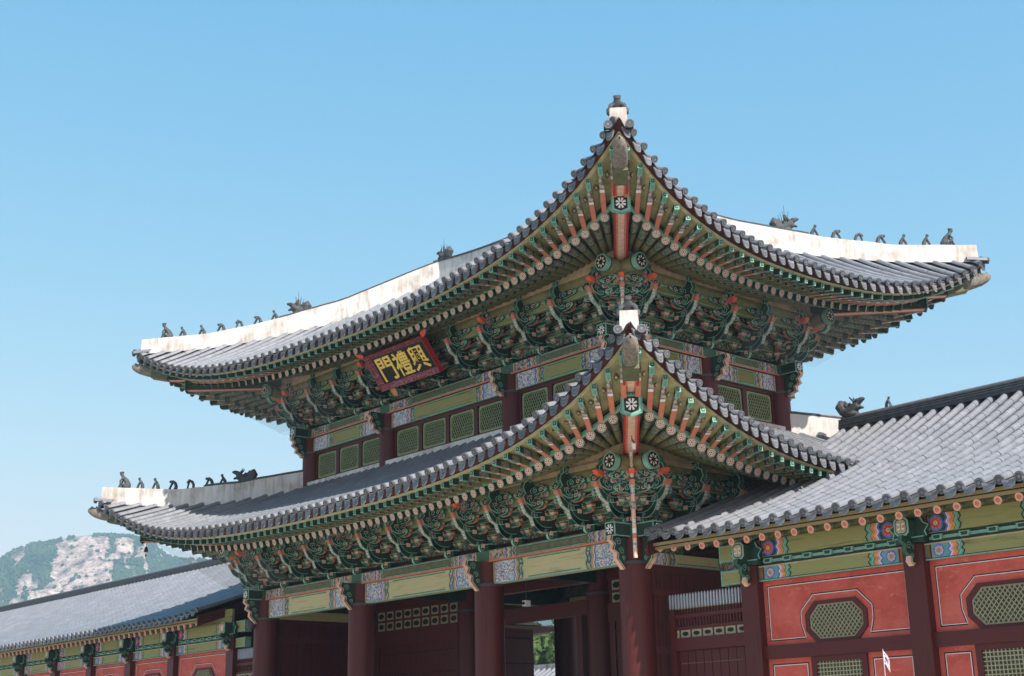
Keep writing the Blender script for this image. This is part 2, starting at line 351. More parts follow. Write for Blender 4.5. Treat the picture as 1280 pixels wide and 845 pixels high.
# ------------------------------------------------------------------ tiled roofs
SP = .39
def roll(mb, pts, side, r, n=7, tl=.37, m='tile', endcap=True):
    """row of half-round cover tiles along pts (eave first)"""
    pts = [Vector(p) for p in pts]
    L = [0]
    for a, b in zip(pts, pts[1:]): L.append(L[-1]+(b-a).length)
    tot = L[-1]
    def at(d):
        for i in range(len(pts)-1):
            if d <= L[i+1] or i == len(pts)-2:
                t = (d-L[i])/max(1e-6, L[i+1]-L[i]); return pts[i].lerp(pts[i+1], t), (pts[i+1]-pts[i]).normalized()
    k = max(1, round(tot/tl)); sd = Vector(side)
    for j in range(k):
        a, da = at(tot*j/k); b, db = at(tot*(j+1)/k+.012 if j < k-1 else tot)
        jr = 1+random.uniform(-.02, .02); jo = sd*random.uniform(-.006, .006)
        vs = []
        for c, d, rr in ((a+jo, da, r*jr), (b+jo, db, r*.93)):
            u = sd.cross(d).normalized()
            if u.z < 0: u = -u
            for i in range(n):
                t = -.25+(math.pi+.5)*i/(n-1); vs.append(c+sd*(rr*math.cos(t))+u*(rr*math.sin(t)))
        mb.add(vs, [(i, n+i, n+i+1, i+1) for i in range(n-1)], m, True)
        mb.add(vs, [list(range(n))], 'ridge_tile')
    if endcap:
        d = -(pts[1]-pts[0]).normalized(); d = (d+Vector((0, 0, -.05))).normalized(); c = pts[0]+d*.015
        mb.cyl(c-d*.05, c+d*.012, r*1.02, r*1.02, 12, 'rollend', None, False)
        mb.ring(c, d, r*.74, r*.92, 12, 'tile2', .017); mb.ring(c, d, 0, r*.36, 7, 'tile2', .017)
def pan_end(mb, c, side, out, w, drop=.22):
    c = Vector(c); sd = Vector(side); o = Vector(out); n = 6; top = []; bot = []
    for i in range(n+1):
        t = i/n*2-1; top.append(c+sd*(w/2*t)+Vector((0, 0, -.045*(1-t*t)+.03))); bot.append(c+sd*(w/2*t*.97)+Vector((0, 0, -drop*(1-abs(t)**3.2)-.01))+o*.05*(1-t*t))
    f = top+bot; mb.strip2(top, bot, 'tile2', True)
    bk = [v-o*.03 for v in f]; mb.strip2(bk[:n+1], bk[n+1:], 'tile2'); mb.strip2(bot, [v-o*.03 for v in bot], 'tile2')
    tp = [a.lerp(b, .3)+o*.006 for a, b in zip(top, bot)]; t2 = [a.lerp(b, .45)+o*.008 for a, b in zip(top, bot)]; mb.strip2(tp[1:-1], t2[1:-1], 'pan', True)
    tp = [a.lerp(b, .65)+o*.006 for a, b in zip(top, bot)]; t2 = [a.lerp(b, .78)+o*.008 for a, b in zip(top, bot)]; mb.strip2(tp[1:-1], t2[1:-1], 'pan', True)

def roof_tiles(P):
    mb = MB()
    for k in range(4):
        F = Face(k, P['inset']); par = P['tileF'] if F.front else P['tileS']
        ot = P['otop'] if P['otop'] is not None else (-F.hd if F.front else -99)
        full = F.ha+par[1]; nk = int((full-.16)/SP)
        def path(a, dz=0, n=8):
            oe, ze = curve(par, F.ha, a); ze += .15
            oe += .05 if dz == 0 else 0
            oi = max(abs(a)-F.ha, ot); zi = lerp_table(P['Z'], oi)
            ln = oe-oi; kk = .32*min(1, max(0, ln)/5)
            pts = []
            for i in range(n+1):
                t = i/n; pts.append(F((a, oe+(oi-oe)*t, ze+.03+(zi-ze-.03)*((1-kk)*t+kk*t*t)+dz)))
            return pts, ln
        side = Vector((F.A[0], F.A[1], 0)); out = Vector((F.O[0], F.O[1], 0))
        for j in range(-nk, nk+1):
            a = j*SP; pts, ln = path(a)
            if ln < .25: pts, ln = path(math.copysign(F.ha+par[1]-.35, a)) if False else (pts, ln)
            if ln < .12: continue
            roll(mb, pts, side, .092)
        # pan surface
        xs = []
        for j in range(-nk-1, nk+2):
            for q, dz in ((-.25, -.035), (0, .0), (.25, -.035), (.5, -.06)):
                a = (j+q)*SP
                if abs(a) < full-.01: xs.append((a, dz))
        xs = [(-full+.01, -.02)]+xs+[(full-.01, -.02)]
        cols = [path(a, dz-.03)[0] for a, dz in xs]
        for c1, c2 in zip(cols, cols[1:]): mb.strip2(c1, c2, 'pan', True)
        for j in range(-nk-1, nk+1):
            a = (j+.5)*SP
            if abs(a) > full-.1: continue
            oe, ze = curve(par, F.ha, a); pan_end(mb, F((a, oe+.0, ze+.10)), side, out, SP-.12)
    return part('tiled_roof', mb, GATE)

def diag(P, corner, u, z):
    """point on the hip line: corner 0 near, 1 left, 2 right-back, 3 left-back"""
    sx, sy = ((1, -1), (-1, -1), (1, 1), (-1, 1))[corner]
    i = P['inset']; return Vector((CX+sx*(L_/2-i+u), CY+sy*(D_/2-i+u), z))
def hip_ridge(P, c):
    mb = MB(); us = [P['ridge'][0][0]]; u0, u1 = P['ridge'][0][0], P['uin']; n = 26
    us = [u0+(u1-u0)*i/n for i in range(n+1)]
    bot = [diag(P, c, u, min(lerp_table(P['Z'], u), lerp_table(P['ridge'], u)-.42)-.12) for u in us]
    top = [diag(P, c, u, lerp_table(P['ridge'], u)) for u in us]
    d = (bot[-1]-bot[0]); d.z = 0; x = Vector((d.y, -d.x, 0)).normalized()*.215
    jit = [Vector((0, 0, noise.noise(Vector((u*2.1, c, 0)))*.02)) for u in us]
    a = [p-x for p in bot]; b = [p+x for p in bot]; e = [p+x*.9+j for p, j in zip(top, jit)]; f = [p-x*.9+j for p, j in zip(top, jit)]
    mb.strip2(b, e, 'plaster', True); mb.strip2(f, a, 'plaster', True); mb.strip2(e, f, 'plaster', True)
    for q in (0, -1): mb.add([a[q], b[q], e[q], f[q]], [(0, 1, 2, 3)], 'plaster')
    o = part('hip_ridge', mb, GATE)
    cb = MB(); k0 = 3 if P is UP else 9
    cap = [p+j+Vector((0, 0, 0)) for p, j, u in zip(top, jit, us) if u < (.9 if P is UP else 1.7)]
    cb.sweep(cap, .40, .05, 'ridge_tile'); cb.tube([p+Vector((0, 0, .05)) for p in cap], .075, 8, 'tile')
    part('ridge_cap', cb, o)
    # covering tiles at the very corner, beneath the ridge end
    tb = MB(); dv = (diag(P, c, 1, 0)-diag(P, c, 0, 0)).normalized(); zt = P['Z'][0][1]
    for sgn in (-1, 1):
        sd = Vector((dv.y, -dv.x, 0)); p0 = diag(P, c, P['tileF'][1]-.06, zt-.16)+sd*.25*sgn; p1 = diag(P, c, P['tileF'][1]-.5, lerp_table(P['Z'], P['tileF'][1]-.5)-.06)+sd*.25*sgn
        roll(tb, [p0, p1], sd, .10, 8, .4)
    part('corner_tile', tb, o)
def main_ridge():
    mb = MB(); n = 20; h = L_/2-S_-3.25+.25; top = []; bot = []
    for i in range(n+1):
        t = i/n*2-1; top.append(Vector((CX+h*t, CY, 17.92+.30*t*t))); bot.append(Vector((CX+h*t, CY, 17.35)))
    for sgn in (-1, 1):
        y = Vector((0, .22*sgn, 0)); mb.strip2([p+y for p in bot], [p+y*.9 for p in top], 'plaster', sgn > 0)
    mb.strip2([p+Vector((0, -.2, 0)) for p in top], [p+Vector((0, .2, 0)) for p in top], 'plaster')
    for q in (0, -1): mb.add([bot[q]+Vector((0, -.22, 0)), bot[q]+Vector((0, .22, 0)), top[q]+Vector((0, .2, 0)), top[q]+Vector((0, -.2, 0))], [(0, 1, 2, 3)], 'plaster')
    o = part('main_ridge', mb, GATE); cb = MB(); cb.sweep(top, .46, .06, 'ridge_tile'); cb.tube([p+Vector((0, 0, .06)) for p in top], .08, 8, 'tile'); part('ridge_cap', cb, o)

def hip_rafter(P, c):
    """double corner beam: lower beam with shield end, upper beam, stone snout"""
    rc, rz = P['rF'][1], P['rF'][3]; su, sz = P['snout']
    dv = (diag(P, c, 1, 0)-diag(P, c, 0, 0)).normalized(); sd = Vector((dv.y, -dv.x, 0)); mb = MB()
    def b(p, q, w, h, ms, mbot, name=None):
        mb.beam(p, q, w, h, ms, (0, 0, 1), mbot)
    zin = P['hp']+.35
    p0 = diag(P, c, .1, zin+.02); p1 = diag(P, c, rc, rz-.02)
    b(p0, p1, .36, .4, 'dgreen', 'salmon')
    dn = (p1-p0).normalized(); up = sd.cross(dn); up = up if up.z > 0 else -up
    for sg in (-1, 1):   # dark red edges on the soffit, pale middle
        mb.beam(p0+sd*.155*sg-up*.203, p1+sd*.155*sg-up*.203, .05, .012, 'crimson')
        mb.beam(p0+sd*.115*sg-up*.203, p1+sd*.115*sg-up*.203, .03, .010, 'black' if False else 'salmon')
    mb.beam(p0-up*.203, p1-up*.203, .16, .008, 'pale')
    o = part('hip_rafter', mb, GATE)
    # shield
    sh = MB(); n = dn; ctr = p1+n*.012
    def q(x, y, off): return ctr+sd*x+up*y+n*off
    hexa = [(-.24, .26), (.24, .26), (.24, -.2), (0, -.29), (-.24, -.2)]
    def plate(poly, off, m, th=.03):
        a = [q(x, y, off) for x, y in poly]; bk = [q(x, y, off-th) for x, y in poly]; k = len(poly)
        sh.add(a+bk, [list(range(k))]+[(i, k+i, k+(i+1) % k, (i+1) % k) for i in range(k)], m)
    plate(hexa, .03, 'teal'); plate([(x*.86, y*.86) for x, y in hexa], .036, 'mint', .006); plate([(x*.66, y*.68) for x, y in hexa], .042, 'black', .006)
    for i in range(8):
        t = math.pi/8+i*math.pi/4; x, y = math.cos(t), math.sin(t)
        plate([(x*.03-y*.012, y*.03+x*.012), (x*.03+y*.012, y*.03-x*.012), (x*.125+y*.028, y*.14-x*.028), (x*.125-y*.028, y*.14+x*.028)], .047, 'white', .005)
    part('shield_plate', sh, o)
    # upper corner beam
    ub = MB(); a0 = diag(P, c, rc-.9, rz+.3); a1 = diag(P, c, su-.98, sz-.05-.17); a2 = diag(P, c, su-.55, sz-.1)
    ub.beam(a0, a1, .34, .36, 'dgreen', (0, 0, 1), 'salmon')
    dn2 = (a1-a0).normalized(); up2 = sd.cross(dn2); up2 = up2 if up2.z > 0 else -up2
    for sg in (-1, 1): ub.beam(a0+sd*.145*sg-up2*.183, a1+sd*.145*sg-up2*.183, .05, .012, 'crimson')
    ub.beam(a0-up2*.183, a1-up2*.183, .15, .008, 'pale')
    ub.beam(a1, a2, .36, .38, 'dolive')
    part('upper_hip_rafter', ub, o)
    # stone snout: beast head cap
    st = MB(); secs = []
    f0 = diag(P, c, su-.34, sz+.02)
    prof = [(-.48, .175, .17, -.03), (-.2, .18, .18, -.02), (.0, .18, .18, -.01), (.2, .17, .17, .01), (.36, .14, .14, .03), (.47, .09, .09, .05), (.52, .02, .03, .06)]
    vs = []; nn = 12; dd = (dv+Vector((0, 0, .22))).normalized(); uu = sd.cross(dd); uu = uu if uu.z > 0 else -uu
    for t, w, h, lift in prof:
        ce = f0+dd*t+uu*lift
        for i in range(nn):
            an = 2*math.pi*i/nn; cx = math.copysign(abs(math.cos(an))**.7, math.cos(an)); cz = math.copysign(abs(math.sin(an))**.7, math.sin(an))
            nz = 1+.1*noise.noise(Vector((t*7, i, c)))
            vs.append(ce+sd*(w*cx*nz)+uu*(h*cz*nz))
    k = len(prof)
    st.add(vs, [(i*nn+j, i*nn+(j+1) % nn, (i+1)*nn+(j+1) % nn, (i+1)*nn+j) for i in range(k-1) for j in range(nn)]+[list(range(nn))], 'stone', True)
    for sg in (-1, 1):   # brows / ears
        st.cyl(f0+dd*.12+sd*.12*sg+uu*.12, f0+dd*.22+sd*.12*sg+uu*.21, .055, .025, 7, 'stone')
    st.cyl(f0+dd*.34+uu*.13, f0+dd*.44+uu*.18, .05, .03, 7, 'stone')
    part('stone_snout', st, o)

# rafters ------------------------------------------------------------
def round_rafter_mesh():
    mb = MB(); n = 10; seg = [(0, .70, 'olivez'), (.70, .735, 'dgreen'), (.735, .95, 'motd'), (.95, 1, 'dgreen')]
    for a, b, m in seg: 
        vs = [(math.cos(2*math.pi*i/n)*.102, y, math.sin(2*math.pi*i/n)*.102) for y in (a, b) for i in range(n)]
        mb.add(vs, [(i, n+i, n+(i+1) % n, (i+1) % n) for i in range(n)], m, True)
    mb.rosette((0, 1.0, 0), (0, 1, 0), .112, 7)
    return mb
def square_rafter_mesh(fan=True):
    mb = MB(); w, h = .060, .072
    seg = [(0, .55, 'olivez', 'salmon' if fan else 'dolive'), (.55, .6, 'dgreen', 'white' if fan else 'salmon'), (.6, .85, 'motd', 'motp' if fan else 'motg'), (.85, 1, 'dgreen', 'mint')]
    for a, b, m, mu in seg:
        vs = [(x, y, z) for y in (a, b) for x, z in ((-w, -h), (w, -h), (w, h), (-w, h))]
        mb.add(vs, [(1, 2, 6, 5), (2, 3, 7, 6), (3, 0, 4, 7)], m); mb.add(vs, [(0, 1, 5, 4)], mu)
    def fr(s1, m, off): mb.add([(-w*s1, 1+off, -h*s1), (w*s1, 1+off, -h*s1), (w*s1, 1+off, h*s1), (-w*s1, 1+off, h*s1)], [(0, 3, 2, 1)], m)
    fr(1.04, 'mint', 0); fr(.62, 'dgreen', .003); fr(.3, 'mint', .006)
    # painted loops on the soffit
    mb.add([(-w*.5, .88, -h-.002), (w*.5, .88, -h-.002), (w*.5, .97, -h-.002), (-w*.5, .97, -h-.002)], [(0, 1, 2, 3)], 'teal')
    return mb
RR = round_rafter_mesh(); SR = square_rafter_mesh(); SR2 = square_rafter_mesh(False); SR2m = SR2.mesh('square_rafter')
RRm = RR.mesh('round_rafter'); SRm = SR.mesh('square_rafter')
def dirmat(p, q):
    d = q-p; y = d.normalized(); x = y.cross(Vector((0, 0, 1))).normalized(); z = x.cross(y)
    return Matrix(((x.x, y.x*d.length, z.x, p.x), (x.y, y.y*d.length, z.y, p.y), (x.z, y.z*d.length, z.z, p.z), (0, 0, 0, 1)))
RAFT = []     # (distance, kind, matrix)
def rafter_layout(P):
    soff = MB()
    for k in range(4):
        F = Face(k, P['inset']); rp, sp_ = (P['rF'], P['sF']) if F.front else (P['rS'], P['sS']); tp = P['tileF'] if F.front else P['tileS']
        a0 = F.ha-2.4; full = F.ha+rp[1]-.24; n = round(2*full/.37); zp = P['hp']+.2+.09
        def inner(a):
            if abs(a) <= a0: return (a, -.25, zp+.33)
            f = (abs(a)-a0)/(F.ha+rp[1]-a0); ai = a0+(F.ha+.05-a0)*f; lift = .38*f
            return (math.copysign(ai, a), -.25+.3*f, zp+lift+.33*(1-f)+.05*f)
        for i in range(n+1):
            tt = -1+2*i/n; a = full*(.95*tt+.05*tt**3); o, z = curve(rp, F.ha, a); q = F((a, o, z)); p = F(inner(a))
            RAFT.append(((q-CAM).length, 0, dirmat(p, q), k))
            f = (abs(a)-a0)/(F.ha+rp[1]-a0)
            a_s = a if f <= 0 else math.copysign(a0+f*(F.ha+sp_[1]-a0), a)
            o2, z2 = curve(sp_, F.ha, a_s); q2 = F((a_s, o2, z2)); d = (q2-q).normalized(); p2 = q+Vector((0, 0, .21))-d*.35
            RAFT.append(((q2-CAM).length, 1, dirmat(p2, q2), k if f > .04 else k+.5))
            if f > .15 and i < n:   # little lozenge painted on the board beside each flying rafter
                tt2 = -1+2*(i+.5)/n; am = full*(.95*tt2+.05*tt2**3); f2 = (abs(am)-a0)/(F.ha+rp[1]-a0); as2 = math.copysign(a0+max(0, f2)*(F.ha+sp_[1]-a0), am); o3, z3 = curve(sp_, F.ha, as2)
                oR, zR = curve(rp, F.ha, am); pa = F((as2, o3, z3+.075)); pb_ = F((am, oR, zR+.31)); dd_ = (pb_-pa).normalized(); ce = pa.lerp(pb_, .42)-Vector((0, 0, .006)); sdv = dd_.cross(Vector((0, 0, 1))).normalized()
                for r1, r2, mm, off in ((.15, .075, 'dgreen', 0), (.12, .055, 'olivez', .003), (.07, .03, 'pale', .006)): soff.add([ce-dd_*r1-Vector((0, 0, off)), ce-sdv*r2-Vector((0, 0, off)), ce+dd_*r1-Vector((0, 0, off)), ce+sdv*r2-Vector((0, 0, off))], [(0, 1, 2, 3)], mm)
        # soffit boards and eave strips
        N = 80; R1 = []; R0 = []; S1 = []; T1 = []
        for i in range(N+1):
            t = i/N*2-1; a = t*(F.ha+rp[1]); o, z = curve(rp, F.ha, a); R1.append(F((a, o+.02, z+.10)))
            ai = inner(a); R0.append(F((ai[0], ai[1], ai[2]+.10)))
            f = (abs(a)-a0)/(F.ha+rp[1]-a0); a_s = a if f <= 0 else math.copysign(a0+f*(F.ha+sp_[1]-a0), a)
            o2, z2 = curve(sp_, F.ha, a_s); S1.append(F((a_s, o2+.01, z2+.075)))
            at = t*(F.ha+tp[1]); 
            ot, zt = curve(tp, F.ha, a_s*(F.ha+tp[1])/(F.ha+sp_[1])); T1.append(F((a_s*(F.ha+tp[1])/(F.ha+sp_[1]), ot-.06, zt+.1)))
        soff.strip2(R0, R1, 'olivez'); 
        R1b = [p+Vector((0, 0, .21)) for p in R1]
        soff.strip2(R1b, S1, 'lolive')
        out = Vector((F.O[0], F.O[1], 0))
        soff.sweep([p-out*.03+Vector((0, 0, -.01)) for p in R1], .08, .10, 'mint'); soff.sweep([p-out*.01+Vector((0, 0, .09)) for p in R1], .09, .03, 'black'); soff.sweep([p-out*.03+Vector((0, 0, .12)) for p in R1], .07, .09, 'olivez')
        soff.sweep([p-out*.02 for p in S1], .07, .055, 'ochre'); soff.sweep([p-out*.02+Vector((0, 0, .055)) for p in S1], .075, .018, 'black')
        # dark red board up to the tiles
        soff.strip2([p+Vector((0, 0, .07))-out*.0 for p in S1], [p for p in T1], 'board')
        soff.strip2([p+Vector((0, 0, .20))-out*.12 for p in S1], [p-out*.3+Vector((0, 0, .03)) for p in T1], 'board', True)
    part('eave_soffit', soff, GATE)

# beams with dancheong ------------------------------------------------
def painted_beam(mb, F, a0, a1, z0, z1, of, main='ochre', endm='motw', depth=.3, endw=.85):
    """one bay of a painted beam; F maps (a,o,z); of = outer face"""
    T = mb.T; mb.T = F
    mb.box((a0, of-depth, z0), (a1, of, z1), main)
    h = z1-z0; th = .006
    def pl(x0, x1, y0, y1, m, k=1): mb.box((x0, of, y0), (x1, of+th*k, y1), m)
    for s, e in ((a0, 1), (a1, -1)):
        def seg(u, v, m, k=1): pl(min(s+u*e, s+v*e), max(s+u*e, s+v*e), z0+.012, z1-.012, m, k)
        seg(0, .06, 'tan'); seg(.06, .08, 'black'); seg(.08, endw*.7, endm)
        x = endw*.7
        for col, w in (('blue', .05), ('white', .02), ('orange', .07), ('teal', .05), ('black', .02), ('motp', .1), ('dgreen', .03), ('mint', .035)):
            # zigzag band
            zz = [(0, 0), (.05, .25), (-.01, .5), (.05, .75), (0, 1)]
            A = [(s+e*(x+dx), of+th, z0+.012+(h-.024)*f) for dx, f in zz]; B = [(s+e*(x+w+dx), of+th, z0+.012+(h-.024)*f) for dx, f in zz]
            mb.strip2(A, B, col, e > 0); x += w
    m0 = a0+endw+.22; m1 = a1-endw-.22
    if m1 > m0:
        pl(m0, m1, z0+.03, z0+.055, 'mint'); pl(m0, m1, z0+.055, z0+.068, 'black'); pl(m0, m1, z1-.055, z1-.03, 'mint'); pl(m0, m1, z1-.068, z1-.055, 'black')
    # painted underside line
    mb.box((a0, of-.02, z0-.004), (a1, of+.004, z0+.018), 'mint')
    mb.T = T

def storey_beams(P):
    cb = []
    for k in range(4):
        F = Face(k, P['inset']); i = P['inset']
        cols = [-F.ha, -B_/2, B_/2, F.ha] if F.front else [-F.ha, 0, F.ha]
        r = .36 if P is LOW else .3
        for a, b in zip(cols, cols[1:]):
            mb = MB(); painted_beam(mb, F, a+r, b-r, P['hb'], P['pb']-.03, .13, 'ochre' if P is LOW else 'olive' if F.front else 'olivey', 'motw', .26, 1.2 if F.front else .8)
            part('lintel_beam', mb, GATE)
        mb = MB()
        for a, b in zip(cols, cols[1:]):
            painted_beam(mb, F, a+.28, b-.28, P['pb'], P['pt'], .2, 'dolive', 'motp', .4, 1.0 if F.front else .6)
        mb.T = F
        for a in cols: mb.box((a-.28, -.2, P['pb']), (a+.28, .2, P['pt']), 'green')
        mb.box((-F.ha, .2, P['pb']-.03), (F.ha, .215, P['pb']+.02), 'salmon')
        # plate end crossing past the corner
        for sg in (-1, 1):
            a1 = F.ha+.8; x0, x1 = sorted((sg*(F.ha+.16), sg*a1)); mb.box((x0, -.16, P['pb']-.02), (x1, .16, P['pt']+.02), 'dgreen')
            for z in (P['pb']-.02, P['pt']-.01): mb.box((x0, -.167, z), (x1+0, .167, z+.03), 'mint')
            e = sg*a1; mb.box((e, -.17, P['pb']-.03), (e+sg*.02, .17, P['pt']+.03), 'mint'); mb.box((e+sg*.02, -.135, P['pb']+.005), (e+sg*.028, .135, P['pt']-.005), 'black')
            zc = (P['pb']+P['pt'])/2; X = e+sg*.032
            for j in range(8):
                t = math.pi/8+j*math.pi/4; c_, s_ = math.cos(t), math.sin(t)
                vs = [(X, c_*.03-s_*.01, zc+s_*.03+c_*.01), (X, c_*.03+s_*.01, zc+s_*.03-c_*.01), (X, c_*.12+s_*.026, zc+s_*.12-c_*.026), (X, c_*.12-s_*.026, zc+s_*.12+c_*.026)]
                mb.add(vs, [(0, 1, 2, 3)], 'white')
        mb.T = None; part('plate_beam', mb, GATE)
        # outer purlin, its rest beam, tan wedge, wall behind the brackets
        mb = MB(); mb.T = None
        pr = P['p']; e = F.ha+pr+.732
        mb.cyl(F((-e+.75, pr, P['hp'])), F((e-.75, pr, P['hp'])), .18, .18, 14, 'olivez'); mb.T = F; mb.box((-F.ha-pr, pr+.1, P['hp']+.07), (F.ha+pr, pr+.2, P['hp']+.2), 'tan'); mb.T = None
        for sg in (-1, 1):
            p, q = F((sg*(e-.75), pr, P['hp'])), F((sg*e, pr, P['hp'])); n = (q-p).normalized()
            mb.cyl(p, q, .192, .192, 16, 'olivez'); mb.cyl(q-n*.14, q+n*.01, .225, .225, 20, 'mint'); mb.cyl(q-n*.2, q-n*.15, .21, .21, 20, 'dgreen')
            mb.ring(q, n, 0, .185, 20, 'black', .013)
            x = n.orthogonal().normalized(); y = n.cross(x)
            for j in range(8):
                t = j*math.pi/4; c2 = q+n*.016+(x*math.cos(t)+y*math.sin(t))*.11
                dx = (x*math.cos(t)+y*math.sin(t)); dy = (-x*math.sin(t)+y*math.cos(t))
                mb.add([c2-dx*.055, c2-dy*.03, c2+dx*.05, c2+dy*.03], [(0, 1, 2, 3)], 'disc')
        mb.T = F
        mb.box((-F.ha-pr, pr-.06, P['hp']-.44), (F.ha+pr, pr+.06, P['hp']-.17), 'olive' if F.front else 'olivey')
        for z in (P['hp']-.43, P['hp']-.21): mb.box((-F.ha-pr, pr+.06, z), (F.ha+pr, pr+.068, z+.03), 'mint')
        for sg in (-1, 1):
            w = [(sg*(F.ha-2.6), P['hp']+.1), (sg*(F.ha+pr+.1), P['hp']+.1), (sg*(F.ha+pr+.1), P['hp']+.56), (sg*(F.ha-2.6), P['hp']+.24)]
            mb.prism(w if sg > 0 else w[::-1], 1, pr-.1, pr+.14, 'tan')
        mb.T = None; part('eave_purlin', mb, GATE)
        mb = MB(); mb.T = F; mb.box((-F.ha, -.12, P['pt']), (F.ha, -.02, P['hp']+.6), 'motg')
        for z in (P['pt']+.42, P['pt']+.8): mb.box((-F.ha, -.02, z), (F.ha, .05, z+.14), 'olivez'); mb.box((-F.ha, .05, z), (F.ha, .056, z+.02), 'mint'); mb.box((-F.ha, .05, z+.12), (F.ha, .056, z+.14), 'mint')
        mb.T = None; part('bracket_wall', mb, GATE)
    # ceiling / floor slab, a dark sheet put in to block light
    mb = MB(); mb.box((-L_+P['inset'], P['inset'], P['pt']+.05), (-P['inset'], D_-P['inset'], P['pt']+.15), 'dark'); part('ceiling', mb, GATE)

# bracket sets ----------------------------------------------------------
def spiral(mb, y, z, r, x, turns=1.4, n=16, m='mintb', w=.02, flip=1, ph=0):
    """painted spiral ribbon on the plane x = const (local y outward, z up)"""
    A = []; B = []
    for i in range(n+1):
        t = i/n; rr = r*(1-.75*t); an = ph+flip*t*turns*2*math.pi
        A.append((x, y+math.cos(an)*rr, z+math.sin(an)*rr)); B.append((x, y+math.cos(an)*max(.004, rr-w), z+math.sin(an)*max(.004, rr-w)))
    mb.strip2(A, B, m)
def arc(mb, pts, x, w, m):
    A = []; B = []; k = len(pts)
    for i in range(k):
        y0, z0 = pts[max(0, i-1)]; y1, z1 = pts[min(k-1, i+1)]; d = math.hypot(y1-y0, z1-z0) or 1; nx, nz = -(z1-z0)/d*w/2, (y1-y0)/d*w/2
        A.append((x, pts[i][0]+nx, pts[i][1]+nz)); B.append((x, pts[i][0]-nx, pts[i][1]-nz))
    mb.strip2(A, B, m)
def bez(p0, p1, p2, p3, n=8):
    return [tuple(((1-t)**3)*a+3*((1-t)**2)*t*b+3*(1-t)*t*t*c+t**3*d for a, b, c, d in zip(p0, p1, p2, p3)) for t in [i/n for i in range(n+1)]]
